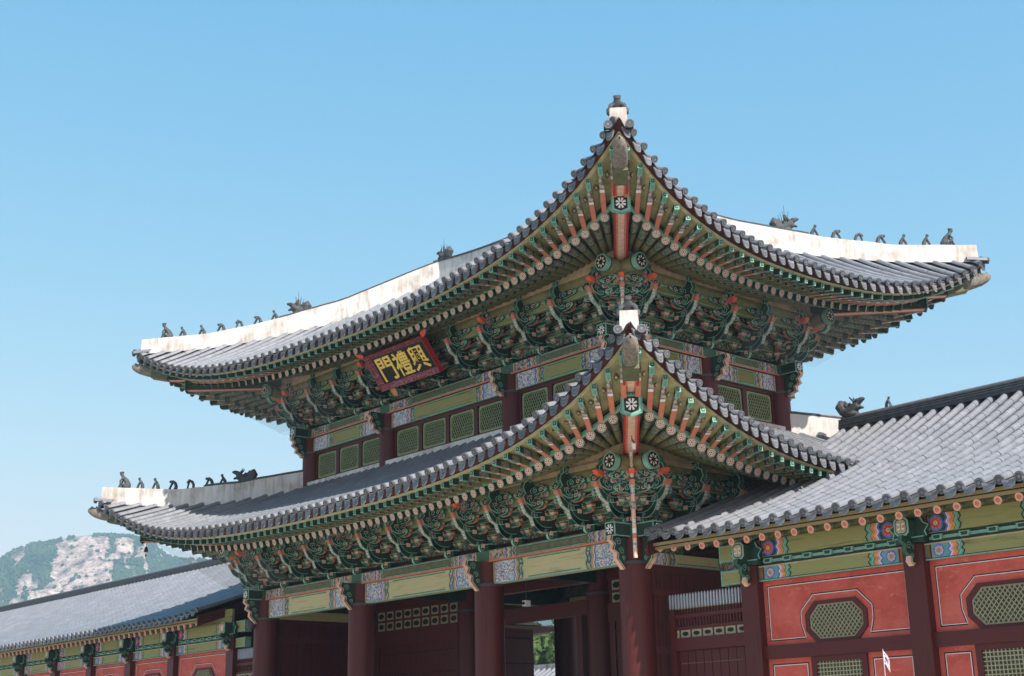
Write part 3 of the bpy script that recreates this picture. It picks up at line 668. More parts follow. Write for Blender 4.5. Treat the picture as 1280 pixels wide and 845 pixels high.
def make_bracket(reach=1.0, lotus=False):
    """prototype bracket set, local X along wall, Y outward, Z up from the plate"""
    root_mb = MB(); mb = root_mb
    # bearing block and stacked side arms
    mb.add([(-.13, -.13, 0), (.13, -.13, 0), (.13, .13, 0), (-.13, .13, 0), (-.18, -.18, .1), (.18, -.18, .1), (.18, .18, .1), (-.18, .18, .1), (-.18, -.18, .17), (.18, -.18, .17), (.18, .18, .17), (-.18, .18, .17)],
           [(3, 2, 1, 0), (0, 1, 5, 4), (1, 2, 6, 5), (2, 3, 7, 6), (3, 0, 4, 7), (4, 5, 9, 8), (5, 6, 10, 9), (6, 7, 11, 10), (7, 4, 8, 11), (8, 9, 10, 11)], 'dgreen')
    mb.box((-.185, -.1, .15), (.185, .186, .172), 'mintb')
    mb.box((-.045, -.15, .15), (.045, .75*reach, .95), 'dgreen')
    mb.box((-.048, .75*reach, .5), (.048, .753*reach+.01, .95), 'salmon')
    arms = [(0, .18, .62), (.34*reach, .42, .62), (0, .46, .9), (.34*reach, .68, .9), (.66*reach, .66, .62)]
    arm_objs = []
    for y, z, ln in arms:
        am = MB(); h = .13; l = ln/2
        prof = [(-l, z+h), (-l, z+.07), (-l+.06, z+.02), (-l+.14, z), (l-.14, z), (l-.06, z+.02), (l, z+.07), (l, z+h)]
        am.prism([(x, zz) for x, zz in prof][::-1], 1, y-.04, y+.04, 'green', 'salmon')
        # edge lines on the outer face, rounded end curl
        for sg in (-1, 1):
            am.box((sg*(l-.02), y+.04, z+.06), (sg*l, y+.046, z+h), 'mintb')
            am.ring((sg*(l-.08), y+.04, z+.08), (0, 1, 0), .022, .038, 8, 'mintb', .006)
        am.box((-l+.14, y+.04, z), (l-.14, y+.046, z+.018), 'mintb'); am.box((-l, y+.04, z+h-.018), (l, y+.046, z+h), 'mintb')
        for sg in (-1, 0, 1):   # small bearing blocks
            x = sg*(l-.07)
            am.add([(x-.05, y-.05, z+h), (x+.05, y-.05, z+h), (x+.05, y+.055, z+h), (x-.05, y+.055, z+h), (x-.075, y-.07, z+h+.05), (x+.075, y-.07, z+h+.05), (x+.075, y+.08, z+h+.05), (x-.075, y+.08, z+h+.05), (x-.075, y-.07, z+h+.1), (x+.075, y-.07, z+h+.1), (x+.075, y+.08, z+h+.1), (x-.075, y+.08, z+h+.1)],
                   [(3, 2, 1, 0), (0, 1, 5, 4), (1, 2, 6, 5), (2, 3, 7, 6), (3, 0, 4, 7)], 'pale')
            am.add([(x-.075, y-.07, z+h+.05), (x+.075, y-.07, z+h+.05), (x+.075, y+.08, z+h+.05), (x-.075, y+.08, z+h+.05), (x-.075, y-.07, z+h+.1), (x+.075, y-.07, z+h+.1), (x+.075, y+.08, z+h+.1), (x-.075, y+.08, z+h+.1)],
                   [(0, 1, 5, 4), (1, 2, 6, 5), (2, 3, 7, 6), (3, 0, 4, 7), (4, 5, 6, 7)], 'olivez')
            am.box((x-.078, y+.08, z+h+.082), (x+.078, y+.086, z+h+.102), 'mintb')
        arm_objs.append(am)
    tongues = []
    for (y0, z0) in ((.20, .12), (.50, .46)):
        tm = MB(); y0 *= reach
        top = bez((y0, z0+.17), (y0+.28*reach, z0+.12), (y0+.46*reach, z0+.16), (y0+.62*reach, z0+.50), 9)
        bot = bez((y0, z0+.04), (y0+.30*reach, z0-.05), (y0+.60*reach, z0-.03), (y0+.66*reach, z0+.47), 9)
        k = len(top); w = .045
        tm.strip2([(-w, *p) for p in top], [(w, *p) for p in top], 'green', True)
        tm.strip2([(-w, *p) for p in bot[:4]], [(w, *p) for p in bot[:4]], 'salmon'); tm.strip2([(-w, *p) for p in bot[3:]], [(w, *p) for p in bot[3:]], 'tongue')
        for sg in (-1, 1):
            tm.strip2([(w*sg, *p) for p in bot], [(w*sg, *p) for p in top], 'dgreen', sg < 0)
            arc(tm, [(a, b+.012) for a, b in bot], (w+.003)*sg, .018, 'mintb'); arc(tm, [(a, b-.012) for a, b in top], (w+.003)*sg, .014, 'mintb')
            spiral(tm, y0+.2*reach, z0+.07, .065, (w+.004)*sg, 1.3, 12, 'mintb', .016, sg)
        tm.box((-w-.02, y0-.06, z0-.04), (w+.02, y0+.06, z0+.06), 'pale')
        # curl under the root
        tm.prism([(y0+.02+.1*math.cos(t*math.pi/5), z0-.04+.1*math.sin(t*math.pi/5)) for t in range(10)], 0, -.03, .03, 'dgreen', 'mintb')
        for sg in (-1, 1): tm.ring((.031*sg, y0+.02, z0-.04), (sg, 0, 0), .05, .072, 10, 'mintb', .003)
        tongues.append(tm)
    sc = MB()
    prof = [(.12, .72), (.5, .78), (.8, .74), (1.04, .82), (1.12, .95), (1.02, 1.04), (1.1, 1.16), (1.06, 1.30), (.96, 1.36), (.99, 1.46), (.86, 1.54), (.7, 1.5), (.5, 1.3), (.12, 1.28)]
    prof = [(y*reach, z) for y, z in prof]
    sc.prism(prof, 0, -.05, .05, 'dgreen', 'green')
    for sg in (-1, 1):
        x = .054*sg
        arc(sc, [p for p in prof[1:12]], x, .032, 'mintb')
        spiral(sc, .86*reach, .90, .13, x, 1.6, 18, 'mintb', .022, 1); spiral(sc, .80*reach, 1.1, .10, x, 1.4, 14, 'mintb', .02, -1, 2); spiral(sc, .88*reach, 1.38, .09, x, 1.4, 14, 'mintb', .022, 1, 1); spiral(sc, .5*reach, .92, .12, x, 1.3, 14, 'mintb', .02, -1)
        spiral(sc, .28*reach, 1.08, .1, x, 1.2, 12, 'salmon', .03, -1)
        arc(sc, bez((.3*reach, .8), (.6*reach, .86), (.7*reach, 1.0), (.98*reach, .98), 7), x, .03, 'salmon')
    sc.prism([(1.0*reach, .74), (1.16*reach, .80), (1.2*reach, .92), (1.08*reach, .95)], 0, -.052, .052, 'salmon', 'salmon')
    if lotus:
        sc.prism([(.88*reach, 1.06), (1.0*reach, 1.04), (1.12*reach, 1.10), (1.18*reach, 1.19), (1.02*reach, 1.2)], 0, -.06, .06, 'lotus', 'lotus')
        sc.box((-.13, .55, .98), (-.06, .98*reach, 1.3), 'motp'); sc.box((.06, .55, .98), (.13, .98*reach, 1.3), 'motp')
    else:
        pass
    for s_ in (-1, 1):
        sc.box((s_*.06, .735, .93), (s_*.30, .748, 1.2), 'motp')
        for q_, (c_, w_) in enumerate((('orange', .035), ('blue', .03), ('salmon', .035), ('mintb', .03))): x_ = .30+.035*q_; sc.prism([(s_*x_, .93), (s_*(x_+w_), .93), (s_*(x_+w_+.05), 1.0), (s_*(x_+w_), 1.07), (s_*(x_+w_+.05), 1.13), (s_*(x_+w_), 1.2), (s_*x_, 1.2), (s_*(x_+.05), 1.13), (s_*x_, 1.07), (s_*(x_+.05), 1.0)], 1, .735, .746+.002*q_, c_)
    # carved cloud wings spreading sideways at two depths
    clouds = []
    for yy, z0, ln, hh in ((.44, .80, .50, .34), (.80, .66, .40, .30), (.80, 1.0, .52, .26)):
        for sg in (-1, 1):
            cm = MB(); yy_ = yy*reach
            pf = [(.05, 0), (.22, -.03), (.34, .03), (.46, -.01), (.56, .08), (.66, .06), (.84, .14), (1, .34), (.93, .56), (.80, .60), (.74, .80), (.58, .78), (.48, .96), (.3, .86), (.2, 1.0), (.05, .96)]
            pf = [(sg*a*ln, z0+b*hh) for a, b in pf]
            cm.prism(pf if sg > 0 else pf[::-1], 1, yy_-.03, yy_+.03, 'dgreen', 'salmon' if yy < .6 else 'green')
            A = [(x, yy_+.033, z) for x, z in pf[1:14]]; cxx, czz = sg*ln*.45, z0+hh*.45
            B = [(x+(cxx-x)*.12, yy_+.033, z+(czz-z)*.12) for x, z in pf[1:14]]; cm.strip2(A, B, 'mintb')
            for fx, fz, r in ((.30, .45, .085), (.62, .40, .07), (.84, .34, .045)):
                A = []; B = []
                for i in range(15):
                    t = i/14; rr = r*(1-.75*t); an = sg*t*8.4+fx*5; A.append((sg*fx*ln+math.cos(an)*rr, yy_+.034, z0+fz*hh+math.sin(an)*rr)); rr = max(.003, rr-.018); B.append((sg*fx*ln+math.cos(an)*rr, yy_+.034, z0+fz*hh+math.sin(an)*rr))
                cm.strip2(A, B, 'mintb' if fx != .62 else 'pale')
            clouds.append(cm)
    root = part('bracket_set', root_mb, GATE, Matrix.Translation((0, 0, -50)))
    for cm in clouds: part('cloud_wing', cm, root, Matrix.Translation((0, 0, -50)))
    T = Matrix.Translation((0, 0, -50))
    for am in arm_objs: part('bracket_arm', am, root, T)
    for tm in tongues: part('tongue', tm, root, T)
    part('cloud_scroll', sc, root, T)
    return root
M['mintb'] = paint('bright_mint_outline', (.27, .50, .40), .6, .2, 12)
M['tongue'] = motif('pale_tongue', [(.5, .5, .44), (.34, .42, .36), (.5, .5, .44), (.22, .26, .2)], 40)
M['lotus'] = paint('orange_red_paint', (.75, .13, .06), .6, .15, 8)

def delete_tree(o):
    for c in list(o.children): delete_tree(c)
    bpy.data.objects.remove(o)
def bracket_rows(P):
    plain = make_bracket(1.0); lot = make_bracket(1.0, True)
    for k in range(4):
        F = Face(k, P['inset'])
        cols = [-F.ha, -B_/2, B_/2, F.ha] if F.front else [-F.ha, 0, F.ha]
        ns = ([4, 4, 4] if P is LOW else [3, 4, 3]) if F.front else ([3, 3] if P is LOW else [2, 2])
        for j, (a, b) in enumerate(zip(cols, cols[1:])):
            for i in range(ns[j]+(1 if j == len(ns)-1 else 0)):
                x = a+(b-a)*i/ns[j]
                copy_tree(lot if (i == 0 or i == ns[j]) else plain, F.mat(x, 0, P['pt']) @ Matrix.Diagonal((1.28 if P is LOW else 1.36, 1.08, 1.06, 1)), GATE)
    for c in range(4):   # diagonal set on each corner column
        dv = (diag(P, c, 1, 0)-diag(P, c, 0, 0)).normalized(); p = diag(P, c, 0, P['pt'])
        m = Matrix(((dv.y, dv.x, 0, p.x), (-dv.x, dv.y, 0, p.y), (0, 0, 1, p.z), (0, 0, 0, 1))) @ Matrix.Diagonal((1.1, 1.15, 1, 1))
        copy_tree(lot, m, GATE)
    delete_tree(plain); delete_tree(lot)

def column_wing(P, F, a):
    """carved scroll plate hanging below the plate beam at a column, facing outward"""
    mb = MB(); z1 = P['pb']; z0 = P['hb']-.12
    prof = [(.3, z1), (.82, z1), (.86, z1-.12), (.74, z1-.2), (.8, z1-.34), (.64, z1-.42), (.66, z1-.56), (.5, z0+.02), (.42, z0-.06), (.38, z0+.1), (.3, z0+.1)]
    T = lambda p: F((a+p[0], p[1], p[2]))
    mb.T = T; mb.prism(prof, 0, -.055, .055, 'dgreen', 'mint')
    A = [(-.058, y, z) for y, z in prof[1:9]]
    mb.strip2([(-.062, y+.03, z) for y, z in prof[1:9]], [(.062, y+.03, z) for y, z in prof[1:9]], 'pale')
    for sg in (-1, 1):
        for y, z, r in ((.62, z1-.14, .11), (.52, z1-.36, .1), (.45, z1-.54, .08)): spiral(mb, y-.02, z, r, .058*sg, 1.5, 14, 'mint', .022, 1)
        arc(mb, [(y-.03, z) for y, z in prof[1:9]], .059*sg, .03, 'pale')
    mb.T = None; part('scroll_plate', mb, GATE)

def columns():
    def col(x, y, z0, z1, r, m='red', collar=True, ent=True):
        mb = MB(); n = 24; mb.cyl((x, y, z0), (x, y, z1), r, r*.97, n, m)
        if collar:
            mb.cyl((x, y, z1-.07), (x, y, z1+.0), r*1.02, r*1.02, n, 'dgrey')
        return part('column', mb, GATE)
    for y in (0, C_, D_):
        for x in (0, -A_, -A_-B_, -L_): 
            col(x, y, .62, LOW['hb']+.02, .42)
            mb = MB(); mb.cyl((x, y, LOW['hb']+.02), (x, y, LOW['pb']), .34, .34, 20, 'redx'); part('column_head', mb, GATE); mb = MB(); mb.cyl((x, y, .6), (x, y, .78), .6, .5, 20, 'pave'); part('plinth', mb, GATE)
    for y in (S_, C_, D_-S_):
        for x in (-S_, -A_, -A_-B_, -L_+S_):
            if y == C_ and x in (-A_, -A_-B_): continue
            col(x, y, 9.9, UP['hb']+.02, .33, 'red')
            mb = MB(); mb.cyl((x, y, UP['hb']+.02), (x, y, UP['pb']), .29, .29, 20, 'redx'); part('column_head', mb, GATE)
    for P in (LOW, UP):
        for k in range(4):
            F = Face(k, P['inset'])
            for a in ([-F.ha, -B_/2, B_/2, F.ha] if F.front else [-F.ha, 0, F.ha]): column_wing(P, F, a)

def clip_poly(p, d, poly):
    """clip infinite line p+t*d by convex polygon -> t0,t1"""
    t0, t1 = -1e9, 1e9; n = len(poly)
    ar = sum(poly[i][0]*poly[(i+1) % n][1]-poly[(i+1) % n][0]*poly[i][1] for i in range(n))
    sg = 1 if ar > 0 else -1
    for i in range(n):
        a, b = poly[i], poly[(i+1) % n]; nx, ny = -(b[1]-a[1])*sg, (b[0]-a[0])*sg
        num = (p[0]-a[0])*nx+(p[1]-a[1])*ny; den = d[0]*nx+d[1]*ny
        if abs(den) < 1e-9:
            if num < 0: return None
            continue
        t = -num/den
        if den > 0: t0 = max(t0, t)
        else: t1 = min(t1, t)
    return (t0, t1) if t1-t0 > .02 else None
def lattice(poly, step, w, m, angles, y0=0.0, th=.03, backing='dark', bk=.03):
    """lattice of bars inside a convex polygon (x,z) lying in the plane y; faces -Y / +Y"""
    mb = MB(); xs = [p[0] for p in poly]; zs = [p[1] for p in poly]; cx, cz = sum(xs)/len(xs), sum(zs)/len(zs); rad = max(math.hypot(x-cx, z-cz) for x, z in poly)
    for q, an in enumerate(angles):
        d = (math.cos(an), math.sin(an)); nx, nz = -d[1], d[0]; k = int(rad/step)+1
        for i in range(-k, k+1):
            p = (cx+nx*step*i, cz+nz*step*i); c = clip_poly(p, d, poly)
            if not c: continue
            a = (p[0]+d[0]*c[0], p[1]+d[1]*c[0]); b = (p[0]+d[0]*c[1], p[1]+d[1]*c[1])
            pr = [(a[0]-nx*w/2, a[1]-nz*w/2), (b[0]-nx*w/2, b[1]-nz*w/2), (b[0]+nx*w/2, b[1]+nz*w/2), (a[0]+nx*w/2, a[1]+nz*w/2)]
            mb.prism(pr, 1, y0-th/2-.004*q, y0+th/2-.004*q, m)
    mb.prism(poly, 1, y0-bk-.004, y0-bk, backing)
    return mb
def frame_poly(mb, outer, inner, y0, y1, m):
    """frame between two matching polygons (x,z), extruded y0..y1"""
    n = len(outer)
    vs = [(x, y0, z) for x, z in outer]+[(x, y0, z) for x, z in inner]+[(x, y1, z) for x, z in outer]+[(x, y1, z) for x, z in inner]
    fs = []
    for i in range(n):
        j = (i+1) % n
        fs += [(i, j, n+j, n+i), (2*n+i, 3*n+i, 3*n+j, 2*n+j), (i, 2*n+i, 2*n+j, j), (n+i, n+j, 3*n+j, 3*n+i)]
    mb.add(vs, fs, m)
def octagon(cx, cz, hw, hh, cut): return [(cx-hw+cut, cz-hh), (cx+hw-cut, cz-hh), (cx+hw, cz-hh+cut), (cx+hw, cz+hh-cut), (cx+hw-cut, cz+hh), (cx-hw+cut, cz+hh), (cx-hw, cz+hh-cut), (cx-hw, cz-hh+cut)]

def upper_walls():
    latm = {}
    M['lattice'] = paint('olive_green_lattice', (.24, .28, .14), .6, .2, 10)
    for k in range(4):
        F = Face(k, S_)
        mb = MB(); mb.T = F
        mb.box((-F.ha+.2, -.2, 9.9), (F.ha-.2, -.1, 11.4), 'redx')
        mb.box((-F.ha+.2, -.12, 10.30), (F.ha-.2, .04, 10.42), 'redx'); mb.box((-F.ha+.2, -.12, 11.26), (F.ha-.2, .04, 11.36), 'redx')
        cols = [-F.ha, -B_/2, B_/2, F.ha] if F.front else [-F.ha, 0, F.ha]; ns = [3, 4, 3] if F.front else [2, 2]
        wins = []
        for (a, b), n in zip(zip(cols, cols[1:]), ns):
            a += .3; b -= .3; pt = (b-a)/n
            for i in range(n+1): mb.box((a+pt*i-.09, -.12, 10.40), (a+pt*i+.09, .03, 11.28), 'red')
            for i in range(n): wins.append((a+pt*(i+.5), pt/2-.12))
        mb.T = None; wall = part('timber_wall', mb, GATE)
        # white band where the lower roof meets the wall
        pb = MB(); pb.T = F; pb.box((-F.ha-.28, -.1, 10.0), (F.ha+.28, .28, 10.30), 'plaster'); pb.T = None; part('roof_flashing', pb, GATE)
        for a, hw in wins:
            key = round(hw, 2)
            if key not in latm:
                o8 = octagon(0, 0, hw, .41, .05); i8 = octagon(0, 0, hw-.055, .355, .09)
                fm = MB(); frame_poly(fm, o8, i8, .0, .05, 'lattice')
                lm = lattice(i8, .088, .018, 'lattice', (R(62), R(118)), .02, .02)
                latm[key] = (fm.mesh('window_frame'), lm.mesh('lattice'))
            f, l = latm[key]; mt = F.mat(a, -.05, 10.84)
            w = part('window', f, GATE, mt); part('lattice', l, w, mt)

def lower_interior():
    y = C_
    mb = MB()   # head beams on the middle row
    for a, b in ((-L_, -A_-B_), (-A_-B_, -A_), (-A_, 0)):
        mb.box((a+.4, y-.12, 6.12), (b-.4, y+.12, 6.4), 'redx'); mb.box((a+.4, y-.12, 4.9), (b-.4, y+.12, 5.42), 'redx') if b != -A_ else mb.box((a+.4, y-.14, 5.18), (b-.4, y+.14, 5.62), 'redx')
    part('head_beam', mb, GATE)
    for a, b in ((-L_, -A_-B_), (-A_, 0)):   # vent panels: pale boards with black eye-shaped openings
        vb = MB()
        vb.box((a+.4, y-.05, 5.4), (b-.4, y+.05, 6.14), 'redx')
        n = 9
        for r in range(2):
            for i in range(n):
                w = (b-a-1.0)/n; x = a+.5+w*(i+.5); z = 5.94-.36*r
                vb.box((x-w*.37, y-.07, z-.14), (x+w*.37, y-.05, z+.14), 'ventb')
                vb.prism([(x+.13*math.cos(t*math.pi/6)*1.15, z+.09*math.sin(t*math.pi/6)) for t in range(12)], 1, y-.078, y-.07, 'black')
        part('vent_panel', vb, GATE)
    for a, b in ((-L_, -A_-B_), (-A_, 0)):   # closed plank door leaves
        for s in range(2):
            d = MB(); w = (b-a-1.3)/2; x0 = a+.65+s*w; d.box((x0+.02, y-.06, .7), (x0+w-.02, y+.06, 4.9), 'red')
            for i in range(7): d.box((x0+.03+i*w/7, y-.066, .8), (x0+.03+(i+1)*w/7-.015, y-.06, 4.85), 'red')
            for z in (4.6, 3.9, 2.4):
                d.box((x0+.02, y-.09, z-.05), (x0+w-.02, y-.066, z+.05), 'redx')
                for i in range(12): d.cyl((x0+.1+i*(w-.2)/11, y-.09, z), (x0+.1+i*(w-.2)/11, y-.12, z), .03, .015, 6, 'black')
            o = part('door_leaf', d, GATE)
        for x in (a+.42, b-.65): j = MB(); j.box((x, y-.1, .7), (x+.23, y+.1, 4.9), 'red'); part('door_jamb', j, GATE)
    # open leaves of the central door, swung back
    for x0, s in ((-A_-.95, 1), (-A_-B_+.95, -1)):
        d = MB(); d.box((x0-.06, y+.15, .7), (x0+.06, y+1.85, 5.15), 'red')
        for z in (4.85, 4.05, 2.5):
            for i in range(12): d.cyl((x0+.06, y+.25+i*.14, z), (x0+.1, y+.25+i*.14, z), .03, .015, 6, 'black')
        part('door_leaf', d, GATE)
    for x in (-A_-.95, -A_-B_+.7): j = MB(); j.box((x, y-.12, .7), (x+.25, y+.12, 5.2), 'red'); part('door_jamb', j, GATE)
    # plank side walls
    for x in (0, -L_):
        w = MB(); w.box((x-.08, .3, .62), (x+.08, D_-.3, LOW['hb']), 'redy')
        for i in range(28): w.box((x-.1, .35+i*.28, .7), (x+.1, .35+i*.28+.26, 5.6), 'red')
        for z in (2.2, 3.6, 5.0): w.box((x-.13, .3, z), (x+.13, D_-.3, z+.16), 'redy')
        part('side_wall', w, GATE)
    # beams across the ceiling
    for x in (0, -A_, -A_-B_, -L_):
        w = MB(); w.box((x-.16, .3, 6.05), (x+.16, D_-.3, 6.5), 'dgreen'); w.box((x-.165, .6, 6.05), (x+.165, 1.6, 6.45), 'motg'); part('cross_beam', w, GATE)
    w = MB(); w.box((-A_-B_+.4, D_-.12, 5.7), (-A_-.4, D_+.1, 6.2), 'dgreen'); part('back_lintel', w, GATE)
M['ventb'] = paint('vent_board', (.34, .30, .2), .7, .2, 10)

def corner_posts():
    for P, z0, z1 in ((LOW, 5.74, 8.3), (UP, 12.1, 13.9)):
        q = diag(P, 0, .85, 0); mb = MB(); n = 22; cols = ['pale', 'pale', 'motw', 'pale', 'salmon', 'white', 'pale', 'motw', 'pale', 'pale', 'white']
        for i in range(n):
            a = z0+(z1-z0)*i/n; b = z0+(z1-z0)*(i+1)/n
            mb.cyl((q.x, q.y, a), (q.x, q.y, b), .05, .05, 10, cols[i % len(cols)])
        for t in (.45, .66): mb.cyl((q.x, q.y, z0+(z1-z0)*t), (q.x, q.y, z0+(z1-z0)*t+.18), .075, .075, 10, 'motp')
        part('corner_post', mb, GATE)

def bird_net():
    m, n, b = new_mat('bird_net'); tr = n.nodes.new('ShaderNodeBsdfTransparent'); mx = n.nodes.new('ShaderNodeMixShader')
    b.inputs['Base Color'].default_value = (.25, .27, .28, 1); b.inputs['Roughness'].default_value = .8
    mx.inputs[0].default_value = .11
    n.links.new(tr.outputs[0], mx.inputs[1]); n.links.new(b.outputs[0], mx.inputs[2]); n.links.new(mx.outputs[0], n.nodes['Material Output'].inputs['Surface'])
    for P in (LOW, UP):
        for k in (0, 1, 3):
            F = Face(k, P['inset']); mb = MB()
            sel = [(1, 1)] if k == 0 else [(-1, 1)] if k == 1 else [(1, 1)]
            rp = P['rF'] if F.front else P['rS']
            A = []; B = []
            lo, hi = (F.ha-3.2, F.ha+2.9)
            for sg in ((-1,) if k == 0 else (1,) if k == 1 else (1,)):
                A = []; B = []; Cc = []; mb = MB()
                for i in range(13):
                    t = i/12; a = lo+(hi-lo)*t; o, z = curve(rp, F.ha, a); A.append(F((sg*a, o-.1, z-.12)))
                    ai = F.ha-3.2+(3.9)*t; B.append(F((sg*ai, .86, P['pt']-.05)))
                    Cc.append((A[-1]+B[-1])/2+Vector((0, 0, -.12*math.sin(math.pi*min(1, t+.1)))))
                mb.strip2(A, Cc, m); mb.strip2(Cc, B, m); part('bird_net', mb, GATE)

for P in (LOW, UP):
    storey_beams(P); roof_tiles(P); rafter_layout(P)
    for c in range(4): hip_ridge(P, c); hip_rafter(P, c)
main_ridge(); columns(); upper_walls(); lower_interior(); corner_posts()
bracket_rows(LOW); bracket_rows(UP)
RAFT.sort(key=lambda r: (r[3] >= 2, r[0]))
names = ('round_rafter', 'square_rafter'); cnt = [0, 0]; rest = [MB(), MB()]
for d, kd, mt, k in RAFT:
    if cnt[kd] < 99: cnt[kd] += 1; part(names[kd], RRm if kd == 0 else SR2m if k % 1 else SRm, GATE, mt)
    else:
        src = RR if kd == 0 else SR2 if k % 1 else SR; dst = rest[kd]; b = len(dst.v); dst.v += [tuple(mt @ Vector(v)) for v in src.v]
        mp = [dst.mi(m) for m in src.mats]; dst.f += [[i+b for i in f] for f in src.f]; dst.m += [mp[i] for i in src.m]; dst.sm += src.sm
for kd in (0, 1): part(names[kd], rest[kd], GATE)['kind'] = 'stuff'
bird_net()

# ------------------------------------------------------------------ signboard
def signboard():
    BL, BR = Vector((-10.51, .0, 12.33)), Vector((-7.55, .0, 12.33)); TL = Vector((-10.51, -.76, 13.31))
    x = Vector((1, 0, 0)); u = (TL-BL).normalized(); n = x.cross(u); w = 2.96; h = (TL-BL).length   # n faces outward
    c = (BL+BR)/2+u*h/2
    t = thing('signboard', 'black signboard with three gold characters in a red frame, hung under the upper eave', 'sign', c)
    WM[t.name] = Matrix(((x.x, u.x, n.x, c.x), (x.y, u.y, n.y, c.y), (x.z, u.z, n.z, c.z), (0, 0, 0, 1))); t.matrix_local = WM[t.name]
    mt = WM[t.name]
    b = MB(); b.box((-w/2+.1, -h/2+.1, -.03), (w/2-.1, h/2-.1, .02), 'sign'); part('panel', b, t, mt)
    fr = MB(); fw = .17
    def side(a0, a1, b0, b1, tilt, ax):
        # sloping frame members: outer edge stands forward
        if ax == 'x':
            y0, y1 = b0, b1; vs = [(a0, y0, .03), (a1, y0, .03), (a1, y1, .16), (a0, y1, .16), (a0, y0, -.04), (a1, y0, -.04), (a1, y1, -.04), (a0, y1, -.04)]
        else:
            vs = [(b0, a0, .03), (b0, a1, .03), (b1, a1, .16), (b1, a0, .16), (b0, a0, -.04), (b0, a1, -.04), (b1, a1, -.04), (b1, a0, -.04)]
        fr.add(vs, [(0, 1, 2, 3)], 'motr'); fr.add(vs, [(4, 7, 6, 5), (0, 4, 5, 1), (1, 5, 6, 2), (2, 6, 7, 3), (3, 7, 4, 0)], 'crimson')
    side(-w/2+.0, w/2, -h/2+fw, -h/2, 1, 'x'); side(-w/2, w/2, h/2-fw, h/2, 1, 'x'); side(-h/2+.01, h/2-.01, -w/2+fw, -w/2-.005, 1, 'y'); side(-h/2+.01, h/2-.01, w/2-fw, w/2+.005, 1, 'y')
    part('frame', fr, t, mt)
    for sx in (-1, 1):   # cloud-shaped horns at the upper corners, feet below
        hm = MB(); hm.prism([(sx*(w/2-.05), h/2-.1), (sx*(w/2+.12), h/2-.05), (sx*(w/2+.3), h/2+.06), (sx*(w/2+.34), h/2+.16), (sx*(w/2+.2), h/2+.14), (sx*(w/2+.02), h/2+.1)], 2, 0, .1, 'lotus', 'blue'); part('horn', hm, t, mt)
    hm = MB(); hm.prism([(-w/2+.35, -h/2-.28), (-w/2+.5, -h/2-.3), (-w/2+.56, -h/2-.1), (-w/2+.5, -h/2+.05), (-w/2+.3, -h/2+.05), (-w/2+.28, -h/2-.12)], 2, -.03, .06, 'orange', 'teal'); part('foot', hm, t, mt)
    for i, ch in enumerate('\u9580\u79ae\u8208'):
        cu_ = bpy.data.curves.new('character', 'FONT'); cu_.body = ch; cu_.size = .92; cu_.extrude = .012; cu_.offset = .012; cu_.align_x = 'CENTER'; cu_.align_y = 'CENTER'; cu_.resolution_u = 3
        tmp = bpy.data.objects.new('character', cu_); COL.objects.link(tmp)
        dg = bpy.context.evaluated_depsgraph_get(); me = bpy.data.meshes.new_from_object(tmp.evaluated_get(dg)); bpy.data.objects.remove(tmp)
        xs = [v.co.x for v in me.vertices]; ys = [v.co.y for v in me.vertices]; mx, my = (min(xs)+max(xs))/2, (min(ys)+max(ys))/2
        sx = .73/(max(xs)-min(xs)); sy = .80/(max(ys)-min(ys))
        for v in me.vertices:
            v.co.x = (v.co.x-mx)*sx; v.co.y = (v.co.y-my)*sy
        me.materials.clear(); me.materials.append(M['gold'])
        part('character', me, t, mt @ Matrix.Translation((-.81+.81*i, 0, .036)))
signboard()

# ------------------------------------------------------------------ corridors
def flower(mb, x, z, r, y, kind=0):
    n = 10
    for i in range(8):
        t = i*math.pi/4; cx, cz = x+math.cos(t)*r*.62, z+math.sin(t)*r*.62
        mb.prism([(cx+r*.36*math.cos(k*math.pi/3), cz+r*.36*math.sin(k*math.pi/3)) for k in range(6)], 1, y-.004, y, 'lotus' if kind == 0 else 'pale')
    mb.prism([(x+r*1.25*math.cos(k*math.pi/8), z+r*1.25*math.sin(k*math.pi/8)) for k in range(16)], 1, y-.002, y+.001, 'blue')
    mb.prism([(x+r*.34*math.cos(k*math.pi/5), z+r*.34*math.sin(k*math.pi/5)) for k in range(10)], 1, y-.007, y, 'blue' if kind else 'pale')
    mb.prism([(x+r*.16*math.cos(k*math.pi/4), z+r*.16*math.sin(k*math.pi/4)) for k in range(8)], 1, y-.01, y, 'orange')
YW = .67
